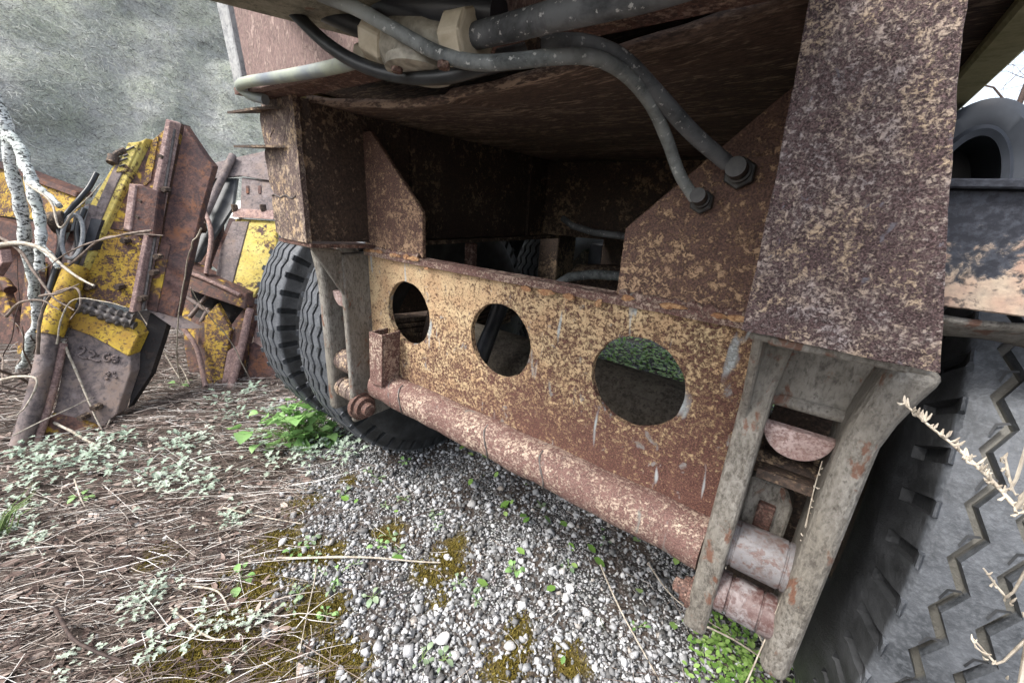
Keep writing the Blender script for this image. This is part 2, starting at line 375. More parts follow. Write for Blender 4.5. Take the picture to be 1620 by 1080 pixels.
# sample ground positions through a screen-independent box, denser near the camera
cam2 = np.array([CAM.x, CAM.y])
def near_samples(n, box, power=1.0):
    x = nrnd.uniform(box[0], box[1], n); y = nrnd.uniform(box[2], box[3], n)
    d = np.hypot(x-cam2[0], y-cam2[1]); keep = nrnd.random(n) < np.clip((.75/np.maximum(d, .3))**power, 0, 1)
    return x[keep], y[keep]
# gravel
gx, gy = near_samples(115000, (-1.5, .9, -.75, 1.7), 1.2)
keep = []
for x, y in zip(gx, gy):
    l = litter_w((x, y)); m_ = moss_w(x, y); clump = fbm(x, y, 5., 3, 2.)
    keep.append(rnd.random() < (1-.97*l)*(1 if m_ < .1 else .45 if m_ < .35 else .16)*(1 if clump > -.25 else .45))
keep = np.array(keep); gx, gy = gx[keep], gy[keep]
n = len(gx); sz = np.exp(nrnd.normal(math.log(.0035), .42, n)).clip(.0016, .011)
iv = np.array([(x, y, z) for z in (-.75, .75) for x, y in ((-.8,-.7),(.7,-.8),(.8,.7),(-.7,.8))]); jf = np.array([(0,2,1),(0,3,2),(4,5,6),(4,6,7),(0,1,5),(0,5,4),(1,2,6),(1,6,5),(2,3,7),(2,7,6),(3,0,4),(3,4,7)])
scl = sz[:, None]*nrnd.uniform(.6, 1.25, (n, 3)); rot = rot_rand(n)
gz = np.array([gh(x, y) for x, y in zip(gx, gy)]) + sz*.35
V, Fi = scatter(iv, jf, np.stack([gx, gy, gz], -1), rot, scl)
V = (V.reshape(n, -1, 3) + nrnd.normal(0, .3, (n, len(iv), 3))*sz[:, None, None]).reshape(-1, 3)
t = NT('gravel_stone'); gr = t.geo_rand()
gc = t.ramp(gr, [(0., (.05,.05,.05)), (.2, (.14,.14,.14)), (.45, (.27,.275,.28)), (.75, (.41,.415,.425)), (.95, (.60,.605,.615)), (1., (.34,.3,.26))])
gc = t.mix(t.math('MULTIPLY', t.ramp(t.noise(220, 4), [(.45, 0.), (.7, 1.)]), .45), gc, (.16,.15,.135))
M['gravel'] = t.done(gc, .85, 0, None, .3)
tag(stuff_mesh('gravel', V, Fi, M['gravel'], ''), 'loose pale grey gravel spread over the ground before the trailer beam', 'gravel', kind='stuff')

# strands (dry straw, stems): bent ribbons of crossing thin prisms
def strands(pos, dirs, length, width, lift, bend, seg=3):
    """3-sided tapered prisms, seg segments each"""
    n = len(pos); d = dirs/np.linalg.norm(dirs, axis=1)[:, None]
    up = np.tile([[0, 0, 1.]], (n, 1)); side = np.cross(d, up); side /= np.linalg.norm(side, axis=1)[:, None]+1e-9; u2 = np.cross(side, d)
    rings = []
    for k in range(seg+1):
        s_ = k/seg
        c = pos + d*(length*(s_-.0))[:, None] + side*(bend*np.sin(s_*PI*1.3)*length)[:, None] + np.array([0, 0, 1.])*(lift*np.sin(s_*PI)*length)[:, None]
        w = width*(1-.65*s_)
        for a in (0, 2*PI/3, 4*PI/3): rings.append(c + side*(np.cos(a)*w)[:, None] + u2*(np.sin(a)*w)[:, None])
    V = np.stack(rings, 1).reshape(-1, 3); m = 3*(seg+1); f = []
    for k in range(seg):
        for a in range(3): f.append((k*3+a, k*3+(a+1) % 3, (k+1)*3+(a+1) % 3, (k+1)*3+a))
    Fi = np.array(f)[None]+(np.arange(n)*m)[:, None, None]
    return V, Fi.reshape(-1, 4)
def rand_mat(name, stops, rough=.8, spec=.25):
    t = NT(name); return t.done(t.ramp(t.geo_rand(), stops), rough, 0, None, spec)
M['straw'] = rand_mat('dry_straw', [(0., (.04,.028,.025)), (.35, (.13,.095,.08)), (.6, (.28,.225,.19)), (.8, (.5,.45,.4)), (1., (.78,.76,.72))])
M['leaf_litter'] = rand_mat('dead_leaf', [(0., (.03,.02,.018)), (.4, (.10,.066,.055)), (.75, (.23,.17,.145)), (1., (.42,.35,.3))])
def litter_positions(n, box, power, thr=.35):
    x, y = near_samples(n, box, power); k = np.array([litter_w((a, b)) > thr*rnd.random()+.02 and rnd.random() < (.25 if moss_w(a, b) > .1 else 1) for a, b in zip(x, y)])
    return x[k], y[k]
x, y = litter_positions(66000, (-3.3, .2, -1.05, 1.2), 1.0); n = len(x)
th_ = nrnd.normal(math.radians(50), .38, n) + np.where(nrnd.random(n) < .15, nrnd.uniform(-1.5, 1.5, n), 0)
ln = np.exp(nrnd.normal(math.log(.085), .6, n)).clip(.02, .40)
dirs = np.stack([np.cos(th_), np.sin(th_), nrnd.normal(0, .08, n)], -1)*np.where(nrnd.random(n) < .5, 1, -1)[:, None]
z = np.array([gh(a, b) for a, b in zip(x, y)]) + nrnd.uniform(.001, .022, n)
V, Fi = strands(np.stack([x, y, z], -1), dirs, ln, nrnd.uniform(.0005, .0016, n), nrnd.normal(.01, .02, n), nrnd.normal(0, .035, n))
tag(stuff_mesh('straw_litter', V, Fi, M['straw'], ''), 'matted dry straw and stems covering the ground left of the gravel', 'straw', kind='stuff')
x, y = litter_positions(34000, (-3.3, .2, -1.05, 1.2), 1.0); n = len(x)
lv = np.array([[-1,0,0],[-.3,.42,.1],[.4,.36,.02],[1,0,.16],[.4,-.36,.08],[-.3,-.42,-.03]]); lf = np.array([[0,1,5,0],[1,2,4,5],[2,3,4,2]])
lf = np.array([[0,1,2],[0,2,3],[0,3,4],[0,4,5]])
sz = nrnd.uniform(.006, .02, n); z = np.array([gh(a, b) for a, b in zip(x, y)]) + nrnd.uniform(.001, .012, n)
az_ = nrnd.uniform(0, 2*PI, n); tl = nrnd.normal(0, .45, (n, 2)); rot = []
ca, sa = np.cos(az_), np.sin(az_); ct, st = np.cos(tl[:, 0]), np.sin(tl[:, 0])
Rz = np.zeros((n, 3, 3)); Rz[:, 0, 0] = ca; Rz[:, 0, 1] = -sa; Rz[:, 1, 0] = sa; Rz[:, 1, 1] = ca; Rz[:, 2, 2] = 1
Rx = np.zeros((n, 3, 3)); Rx[:, 0, 0] = 1; Rx[:, 1, 1] = ct; Rx[:, 1, 2] = -st; Rx[:, 2, 1] = st; Rx[:, 2, 2] = ct
V, Fi = scatter(lv, lf, np.stack([x, y, z], -1), Rz@Rx, np.stack([sz, sz*nrnd.uniform(.5, 1.1, n), sz], -1))
tag(stuff_mesh('leaf_litter', V, Fi, M['leaf_litter'], ''), 'small brown dead leaves lying among the straw', 'dead leaves', kind='stuff')
# straw and leaf bits blown thinly over the gravel
x, y = near_samples(1500, (-1.2, .8, -.6, 1.4), 1.0); n = len(x); th_ = nrnd.uniform(0, 2*PI, n); ln = np.exp(nrnd.normal(math.log(.05), .6, n)).clip(.015, .22)
z = np.array([gh(a, b) for a, b in zip(x, y)]) + nrnd.uniform(.004, .012, n)
V, Fi = strands(np.stack([x, y, z], -1), np.stack([np.cos(th_), np.sin(th_), nrnd.normal(0, .06, n)], -1), ln, nrnd.uniform(.0005, .0013, n), nrnd.normal(.02, .03, n), nrnd.normal(0, .1, n))
tag(stuff_mesh('straw_scraps', V, Fi, M['straw'], ''), 'thin dry stems scattered across the open gravel', 'straw', kind='stuff')
# moss: short tufts
x = []; y = []
for P, r in MOSSW:
    k = int(5200*r*r/.01*.85); a = nrnd.uniform(-1.5, 1.5, (k, 2))*r
    x += list(P.x+a[:, 0]); y += list(P.y+a[:, 1])
x, y = np.array(x), np.array(y); k = np.array([moss_w(a, b) > .0+.5*rnd.random() for a, b in zip(x, y)]); x, y = x[k], y[k]; n = len(x)
z = np.array([gh(a, b) for a, b in zip(x, y)])
d = np.stack([nrnd.normal(0, .5, n), nrnd.normal(0, .5, n), np.ones(n)], -1)
V, Fi = strands(np.stack([x, y, z], -1), d, nrnd.uniform(.004, .009, n), nrnd.uniform(.0009, .0019, n), np.zeros(n), np.zeros(n), 1)
M['moss'] = rand_mat('moss_tuft', [(0., (.05,.038,.006)), (.4, (.11,.085,.012)), (.8, (.19,.15,.025)), (1., (.25,.2,.05))])
tag(stuff_mesh('moss', V, Fi, M['moss'], ''), 'olive brown moss cushions growing over the gravel', 'moss', kind='stuff')

# ------------------------------------------------------------------ hillside
hd = Vector((ray(215, 300).x, ray(215, 300).y, 0)).normalized(); hr = Vector((hd.y, -hd.x, 0))
HO = Vector((CAM.x, CAM.y, 0)) + hd*4.3
def hill(u, v):
    b = fbm(u, v, .5, 4, 6.)*.22 + fbm(u, v, 2.4, 4, 2.)*.06
    return HO + hr*u + hd*(v*.42 - .035*u*u - b) + Vector((0, 0, -.15 + v*.91))
us = np.linspace(-6, 7, 150); vv = np.linspace(0, 7.5, 90)
me = bpy.data.meshes.new('hillside'); me.from_pydata([hill(a, b) for b in vv for a in us], [], [(j*150+i, j*150+i+1, (j+1)*150+i+1, (j+1)*150+i) for j in range(89) for i in range(149)])
me.polygons.foreach_set('use_smooth', [True]*len(me.polygons))
t = NT('hillside_turf'); n1 = t.noise(3.2, 6, .65); n2 = t.noise(75, 7, .75, .5); n3 = t.noise(22, 6, .65, .8)
c = t.mix(t.ramp(n1, [(.35, 0.), (.65, 1.)]), (.60,.61,.585), (.64,.68,.55))
c = t.mix(t.ramp(n2, [(.42, 0.), (.56, 1.)]), t.mix(.6, c, (.2,.2,.19)), c)
c = t.mix(t.math('MULTIPLY', t.ramp(n3, [(.5, 0.), (.68, 1.)]), .5), c, (.62,.63,.6))
me.materials.append(t.done(c, .95, 0, t.bump(t.math('ADD', n2, n3), 1., .03), .15))
ho = bpy.data.objects.new('hillside', me); C.objects.link(ho); ho['kind'] = 'structure'
n = 44000; uu = nrnd.uniform(-3.6, 3.4, n); vq = nrnd.uniform(.3, 5.8, n)
P = np.array([hill(a, b)[:] for a, b in zip(uu, vq)]) - np.array(hd)*.012
ph = nrnd.normal(math.radians(-38), .5, n); sgn = np.where(nrnd.random(n) < .35, -1, 1)
d = np.cos(ph)[:, None]*sgn[:, None]*np.array(hr) + np.sin(ph)[:, None]*np.array((hd*.42+Vector((0,0,.91))).normalized()) - np.array(hd)*nrnd.uniform(0, .35, n)[:, None]
V, Fi = strands(P, d, nrnd.uniform(.025, .07, n), nrnd.uniform(.0013, .0028, n), np.zeros(n), nrnd.normal(0, .12, n), 2)
M['hillgrass'] = rand_mat('hill_grass', [(0., (.1,.1,.095)), (.3, (.24,.245,.22)), (.5, (.5,.53,.42)), (.8, (.66,.67,.61)), (1., (.74,.75,.7))])
tag(stuff_mesh('hill_grass', V, Fi, M['hillgrass'], ''), 'matted grey green dry grass on the steep bank', 'grass', kind='stuff')

# ================================================================== TRAILER
TR = empty('trailer', (0, 0, 0), 'rusty low trailer seen from its rear end, with three round holes through its cross beam', 'trailer')
def ring_cell(mb, x0, x1, z0, z1, cx, cz, r, yf, yb, seg=64, left=False, right=False, top=True, bot=True):
    ci, re_ = [], []
    for k in range(seg):
        a = 2*PI*k/seg; c_, s_ = math.cos(a), math.sin(a)
        jr = r*(1+.006*math.sin(7*a+cx*3)+.005*math.sin(13*a+cx))
        ci.append((cx+jr*c_, cz+jr*s_))
        tx = ((x1-cx)/c_ if c_ > 0 else (x0-cx)/c_) if abs(c_) > 1e-6 else 1e9
        tz = ((z1-cz)/s_ if s_ > 0 else (z0-cz)/s_) if abs(s_) > 1e-6 else 1e9
        tt = min(tx, tz); re_.append((cx+tt*c_, cz+tt*s_))
    # snap nearest points onto rectangle corners
    for qx, qz in ((x0,z0),(x1,z0),(x0,z1),(x1,z1)):
        i = min(range(seg), key=lambda i: (re_[i][0]-qx)**2+(re_[i][1]-qz)**2); re_[i] = (qx, qz)
    vv = [W(x, yf, z) for x, z in ci]+[W(x, yf, z) for x, z in re_]+[W(x, yb, z) for x, z in ci]+[W(x, yb, z) for x, z in re_]
    n = seg; fs = []
    for k in range(n):
        j = (k+1) % n
        fs += [(k, j, n+j, n+k), (2*n+j, 2*n+k, 3*n+k, 3*n+j), (j, k, 2*n+k, 2*n+j)]
        a, b = re_[k], re_[j]
        if (top and a[1] == b[1] == z1) or (bot and a[1] == b[1] == z0) or (left and a[0] == b[0] == x0) or (right and a[0] == b[0] == x1):
            fs.append((n+k, n+j, 3*n+j, 3*n+k))
    mb.add(vv, fs)
b = MB()
xe = [-2.84, -.925, .925, 2.84]
for i in range(3): ring_cell(b, xe[i], xe[i+1], -1.45, .80, 1.849*(i-1), 0, .5, 0, .09, left=i == 0, right=i == 2)
beam = b.build('cross_beam', M['beam'], TR)
bm = bmesh.new(); bm.from_mesh(beam.data); bmesh.ops.remove_doubles(bm, verts=bm.verts, dist=1e-5); bmesh.ops.recalc_face_normals(bm, faces=bm.faces); bm.to_mesh(beam.data); bm.free()
beam.modifiers.new('bevel', 'BEVEL').width = .0012; beam.modifiers['bevel'].limit_method = 'ANGLE'
tag(beam, 'cross beam plate with flaking tan paint and three round holes')
o = MB().slab([W(-2.84,-.07,.803), W(2.84,-.07,.803), W(2.84,.16,.803), W(-2.84,.16,.803)], (0,0,.085*S)).build('beam_flange', M['pipe'], beam); rough_edges(o, .0012, 5)
# tube along the bottom edge, slightly dented
pth = [W(-2.56+5.40*k/60, -.085+.010*math.sin(k*.7), -1.40+.01*math.sin(k*.5)) for k in range(61)]
MB().tube(pth, [.268*S*(1+.012*math.sin(k*1.3)) for k in range(61)], 28).build('lower_tube', M['pipe'], beam, smooth=50)
for xx in (-1.98, -1.72, .1, 1.0):    # weld seams and dents on the tube
    pp = [W(xx+.03*math.sin(3*a)+.05*math.cos(a*2), -.085-.27*math.cos(a-.5), -1.40+.27*math.sin(a-.5)) for a in np.linspace(-.9, 1.7, 16)]
    MB().tube(pp, [.012*S*(1+.4*math.sin(i*2.1)) for i in range(16)], 6).build('weld_seam', M['weld'], beam, smooth=60)
# small angle clip at the left end of the beam
q0, q1, q2, q3 = AY(586,524,-.34), AY(607,530,-.34), AY(606,611,-.34), AY(588,604,-.34)
MB().slab([q0, q1, q2, q3], (0,-.03*S,0)).slab([q1+Vector((-.03*S,.001,0)), q1+Vector((-.03*S,.32*S,0)), q2+Vector((-.03*S,.32*S,0)), q2+Vector((-.03*S,.001,0))], (.03*S,0,0)).slab([q0+Vector((0,.001,0)), q0+Vector((0,.32*S,0)), q3+Vector((0,.32*S,0)), q3+Vector((0,.001,0))], (.03*S,0,0)).build('angle_clip', M['pipe'], beam, bevel=.0008)

# gussets either side above the flange
for s_ in (-1, 1):
    g = MB().slab([W(s_*1.5,.02,.89), W(s_*1.5,.02,1.54), W(s_*2.62,.02,2.62), W(s_*2.9,.02,2.62), W(s_*2.9,.02,.89)], (0,.07*S,0)).build('gusset_plate', M['gusset'], TR, bevel=.0015)
    o = MB().tube([W(s_*(1.55+1.2*k/24), -.005+.01*math.sin(k), .90+.012*math.sin(k*2.3)) for k in range(25)], [.045*S*(1+.35*math.sin(k*1.9)) for k in range(25)], 8).build('weld_seam', M['pipe'], g, smooth=60)

# end posts (box channels): right one is the big flaking plate
YL = -1.05
def post(s_, outline, mat, name):
    p = MB().slab([W(x, YL, z) for x, z in outline], (0, .075*S, 0)).build(name, mat, TR)
    return p
lipR = post(1, [(2.80,1.02),(2.785,1.9),(2.74,2.75),(2.66,4.4),(3.06,4.4),(3.28,2.9),(3.40,2.3),(3.56,1.6),(3.71,1.0)], M['lip'], 'end_post')
rough_edges(lipR, .0007, 6, 90, 3); lipR.modifiers.new('bevel', 'BEVEL').width = .0008
tag(lipR, 'wide heavily pitted steel post plate beside the tyre')
MB().slab([W(2.83,YL+.076,1.06), W(2.83,.018,1.06), W(2.83,.018,4.3), W(2.83,YL+.076,4.3)], (.05*S,0,0)).build('post_web', M['dark'], lipR)
MB().slab([W(2.95,YL+.09,1.0), W(3.62,YL+.09,1.0), W(3.55,-.35,1.0), W(2.95,-.35,1.0)], (0,0,-.06*S)).build('post_foot', M['hanger'], lipR, bevel=.002)
lipL = post(-1, [(-2.68,1.04),(-3.45,1.04),(-3.62,1.12),(-3.60,1.62),(-3.5,1.66),(-3.62,1.78),(-3.66,2.22),(-3.60,2.3),(-3.66,2.66),(-3.55,2.86),(-2.68,2.86)], M['post'], 'end_post')
rough_edges(lipL, .0012, 5, 50, 5); tag(lipL, 'narrow rusty post with two fins sticking out of its edge')
MB().slab([W(-2.70,YL+.076,1.06), W(-2.82,.105,1.0), W(-2.82,.105,2.86), W(-2.70,YL+.076,2.86)], (-.05*S,0,0)).build('post_web', M['dark'], lipL)
MB().slab([W(-2.62,YL+.02,1.03), W(-2.62,.0,.975), W(-3.6,.0,.975), W(-3.6,YL+.02,1.03)], (0,0,-.05*S)).build('post_foot', M['sill'], lipL)
for zz, dx in ((2.72, -4.45), (2.26, -4.4)):
    o = MB().slab([W(-2.95,YL-.02,zz), W(-3.3,YL-.16,zz), W(dx,YL-.12,zz+.04), W(-3.66,YL+.06,zz+.02), W(-3.2,YL+.0,zz+.02)], (0,0,.03*S)).build('fin', M['dark'], lipL)
# seam across the post
MB().tube([W(-3.58+.09*k, YL-.004, 1.64+.02*math.sin(k*1.7)) for k in range(9)], .012*S, 6).build('weld_seam', M['weld'], lipL, smooth=60)

# sill above: box across the rear
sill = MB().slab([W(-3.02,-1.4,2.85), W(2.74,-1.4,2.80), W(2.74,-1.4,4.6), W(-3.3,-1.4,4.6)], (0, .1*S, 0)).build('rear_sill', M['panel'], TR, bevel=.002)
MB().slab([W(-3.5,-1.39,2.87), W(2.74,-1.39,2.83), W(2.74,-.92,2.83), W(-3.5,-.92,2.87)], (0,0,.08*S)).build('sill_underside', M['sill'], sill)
MB().slab([W(-3.08,-1.44,2.86), W(-3.33,-1.44,2.88), W(-3.68,-1.44,4.6), W(-3.37,-1.44,4.6)], (0,.3*S,0)).build('sill_end_plate', M['greyplate'], sill, bevel=.002)
# sagging deck plate behind the sill
def deck_edge(u):  # u 0..1 from left to right
    x = -2.78+5.5*u; return x, 2.86-.27*math.sin(PI*min(1, u*1.02))**.8*(1 if u < .5 else .85)
vs_, fs = [], []
NU, NV = 60, 40
for j in range(NV+1):
    yv = -.82+ (j/NV)**1.5*16
    for i in range(NU+1):
        u = i/NU; x, z = deck_edge(u); k = math.exp(-max(0, yv+.82)*.9)
        zz = z*k+(2.80+.0*u)*(1-k) + .012*fbm(x, yv*.5, 1.3, 3, 5.)*(1 if j else 1.6)
        vs_.append(W(x, yv, zz))
for j in range(NV):
    for i in range(NU): a = j*(NU+1)+i; fs.append((a, a+1, a+NU+2, a+NU+1))
o = MB().add(vs_, fs).build('deck_plate', M['deck'], TR, smooth=60)
sol = o.modifiers.new('thick', 'SOLIDIFY'); sol.thickness = .012; sol.offset = 1
tag(o, 'sagging dark brown deck plate seen from below')
# upper deck: roofs everything over
MB().box((-7.7,1.6,2.42),(-3.95,16,2.5)).build('wheel_light_blocker', M['dark'], TR)  # sheet added over the left wheels to block light entering from outside
MB().box((-3.9,-.85,3.18),(3.9,16,3.35)).build('upper_deck', M['deck'], TR)
for s_ in (-1, 1):
    MB().box((s_*3.7,-.8,3.06),(s_*3.98,16,3.175)).box((s_*3.86,-.8,3.36),(s_*3.98,16,3.75)).build('side_rail', M['rail'], TR, bevel=.004)
# olive tail plate above the sill, reaching towards the viewer
tp = MB().slab([W(-.98,-2.6,2.99), W(3.0,-2.7,2.99), W(3.0,-1.42,3.0), W(-.58,-1.42,3.0)], (0,0,.12*S)).build('tail_plate', M['olive'], TR, bevel=.004)
MB().tube([AY(560,-8,-1.62), AY(640,8,-1.62), AY(705,18,-1.6), AY(790,22,-1.55)], [.16*S,.17*S,.16*S,.1*S], 16).build('drum', M['black'], TR, smooth=50)
# frame rails, cross members, axle, springs under the deck
for s_ in (-1, 1):
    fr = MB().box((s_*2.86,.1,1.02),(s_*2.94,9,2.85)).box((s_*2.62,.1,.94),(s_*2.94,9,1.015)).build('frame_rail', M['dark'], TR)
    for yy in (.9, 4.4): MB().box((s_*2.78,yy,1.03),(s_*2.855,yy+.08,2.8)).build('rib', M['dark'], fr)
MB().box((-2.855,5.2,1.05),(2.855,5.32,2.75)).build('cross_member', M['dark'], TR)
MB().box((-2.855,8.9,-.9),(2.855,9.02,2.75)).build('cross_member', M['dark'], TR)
MB().lathe(W(0,2.35,-1.42), (1,0,0), [(-2.8*S,.62*S),(2.8*S,.62*S)], 28).build('axle_tube', M['axle'], TR, smooth=50)
MB().lathe(W(0,3.11,-1.479), (1,0,0), [(-7.6*S,.3*S),(7.6*S,.3*S)], 24).build('axle', M['dark'], TR, smooth=50)
MB().lathe(W(.9,4.6,.5), (0,1,0), [(-.9*S,.55*S),(-.8*S,.62*S),(.7*S,.62*S),(.8*S,.5*S)], 28).build('brake_chamber', M['dark'], TR, smooth=50)
MB().lathe(W(-.6,4.4,.1), (1,.2,.1), [(-.7*S,.4*S),(-.6*S,.5*S),(.6*S,.5*S),(.75*S,.35*S)], 24).build('brake_chamber', M['dark'], TR, smooth=50)
MB().tube([W(-1.4,1.2,-1.0), W(-1.15,1.25,-.3), W(-1.0,1.3,.2), W(-1.05,1.8,.35)], [.16*S,.13*S,.15*S,.2*S], 12).build('linkage', M['black'], TR, smooth=50)
MB().box((-2.2,1.6,-.9),(-2.0,1.75,1.0)).build('strut', M['sill'], TR, bevel=.003)
MB().slab([W(-2.75,.9,-1.2), W(-2.2,.9,-1.4), W(-1.75,.9,.75), W(-2.1,.9,.75)], (0,.1*S,0)).build('strut', M['dark'], TR)
MB().slab([W(.6,3.6,-.6), W(2.7,4.2,-.62), W(2.7,4.2,-.38), W(.6,3.6,-.36)], (0,.1*S,0)).build('tie_bar', M['black'], TR)
pts = [AY(890,345,4.0), AY(905,357,4.0), AY(940,368,3.9), AY(990,374,3.8), AY(1040,378,3.6)]
MB().tube(pts, .07*S, 10).build('brake_hose', M['hose_grey'], TR, smooth=60)
pts = [AY(878,452,3.2), AY(900,438,3.2), AY(940,434,3.2), AY(985,437,3.2), AY(1040,450,3.1)]
MB().tube(pts, .09*S, 10).build('brake_hose', M['hose_green'], TR, smooth=60)

# ---------------------------------------------------------------- hangers
def cyl(mb, x0, x1, y, z, r, seg=28, rim=.02):
    c = W((x0+x1)/2, y, z); h = abs(x1-x0)/2*S
    mb.lathe(c, (1,0,0), [(-h, r*S-.0*rim), (-h+.0, r*S), (h, r*S)], seg); return mb
def curve_strip(prof, x0f, x1f, y0, y1):
    """bar following z-profile with x range functions"""
    mb = MB(); n = len(prof)
    for i, z in enumerate(prof):
        a, b_ = x0f(z), x1f(z); mb.v += [tuple(W(a,y0,z)), tuple(W(b_,y0,z)), tuple(W(b_,y1,z)), tuple(W(a,y1,z))]
    for i in range(n-1):
        for k in range(4): mb.f.append((i*4+k, i*4+(k+1) % 4, (i+1)*4+(k+1) % 4, (i+1)*4+k))
    mb.f += [(0,1,2,3), ((n-1)*4+3, (n-1)*4+2, (n-1)*4+1, (n-1)*4)]
    return mb
def hanger(s_):
    pk = 1. if s_ < 0 else .62
    h = bpy.data.objects.new('spring_hanger', None); C.objects.link(h); h.parent = TR
    tag(h, 'worn grey-green steel hanger holding two rollers', None)
    zs = np.linspace(.84, -2.15, 16)
    x_in0 = lambda z: s_*(2.845); x_in1 = lambda z: s_*((3.05 if s_ > 0 else 2.96)+.1*max(0, z-.45))
    o = curve_strip(zs, x_in0, x_in1, -.46, .35).build('side_plate', M['hanger'], h, bevel=.007, seg=3)
    fl = lambda z: .16*max(0, (z-.2)/.6)**1.5
    o = curve_strip(zs, lambda z: s_*(3.50+fl(z)*.6), lambda z: s_*(3.72+fl(z)), -.46, .35).build('side_plate', M['hanger'], h, bevel=.013, seg=4)
    # web with cut-out: a top part and narrow jambs
    mb = MB().slab([W(s_*3.04,-.12,.97), W(s_*3.62,-.12,.97), W(s_*3.52,-.12,.30), W(s_*3.04,-.12,.30)], (0,.06*S,0))
    mb.slab([W(s_*3.03,-.13,.36), W(s_*3.53,-.13,.36), W(s_*3.53,-.19,.30), W(s_*3.03,-.19,.30)], (0,.02*S,-.05*S))
    mb.build('web', M['hanger'], h, bevel=.003, seg=2)
    MB().slab([W(s_*2.84,-.46,.9), W(s_*3.7,-.46,.9), W(s_*3.7,YL+.1,1.0), W(s_*2.84,YL+.1,1.0)], (0,.0,-.05*S)).build('top_gusset', M['hanger'], h, bevel=.002)
    MB().slab([W(s_*2.86,-.44,.88), W(s_*2.86,YL+.12,.97), W(s_*2.86,-.44,.15)], (s_*.06*S,0,0)).build('top_gusset', M['hanger'], h, bevel=.002)
    # back plate, dark, behind the opening
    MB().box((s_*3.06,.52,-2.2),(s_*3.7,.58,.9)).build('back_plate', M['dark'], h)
    # half-moon block
    cx, cz, r = 3.27, .14, .235
    pp = [W(s_*(cx+r*math.cos(a)), -.3, cz+r*1.05*math.sin(a)) for a in np.linspace(PI, 2*PI, 22)]
    MB().slab(pp, (0, .10*S, 0)).build('half_moon_block', M['pink'], h, bevel=.002, seg=2)
    cyl(MB(), s_*3.0, s_*3.55, .12, -.42, .11).build('cross_bar', M['dark'], h, smooth=50)
    sb = MB().slab([W(s_*3.05,.12,-.62), W(s_*3.34,.12,-.62), W(s_*3.42,.12,-.8), W(s_*3.42,.12,-1.2), W(s_*3.05,.12,-1.2)], (0,.3*S,0)).build('shackle_block', M['hanger'], h, bevel=.003)
    MB().box((s_*3.16,.06,-.82),(s_*3.30,.3,-1.2)).build('shackle_key', M['sill'], sb, bevel=.002)
    r1 = MB(); cx_ = s_*3.27; hw = .27
    r1.lathe(W(cx_,-.18,-1.17), (1,0,0), [(-hw*S,.215*S),(-(hw-.07)*S,.215*S),(-(hw-.075)*S,.205*S),(-(hw-.085)*S,.205*S),(-(hw-.09)*S,.215*S),((hw-.09)*S,.215*S),((hw-.085)*S,.205*S),((hw-.075)*S,.205*S),((hw-.07)*S,.215*S),(hw*S,.215*S)], 40)
    r1.build('roller', M['roller'] if s_ > 0 else M['post'], h, smooth=30)
    r2 = MB().lathe(W(cx_,-.24,-1.70), (1,0,0), [(-hw*S,.19*S),(-.14*S,.19*S),(-.138*S,.165*S),(-.11*S,.165*S),(-.108*S,.19*S),(.12*S,.19*S),(.122*S,.17*S),(.14*S,.17*S),(.142*S,.19*S),(hw*S,.19*S)], 40).build('roller', M['roller2'] if s_ > 0 else M['post'], h, smooth=30)
    # pin end on the inner face
    MB().lathe(W(s_*2.845,-.30,-1.86), (-s_,0,0), [(a_*pk*S, r_*pk*S) for a_, r_ in ((-.05,.25),(.04,.25),(.05,.2),(.14,.19),(.15,.12),(.26,.11),(.28,.07))], 24).build('pin_end', M['sill'], h, smooth=30)
    return h
for s_ in (1, -1): hanger(s_)

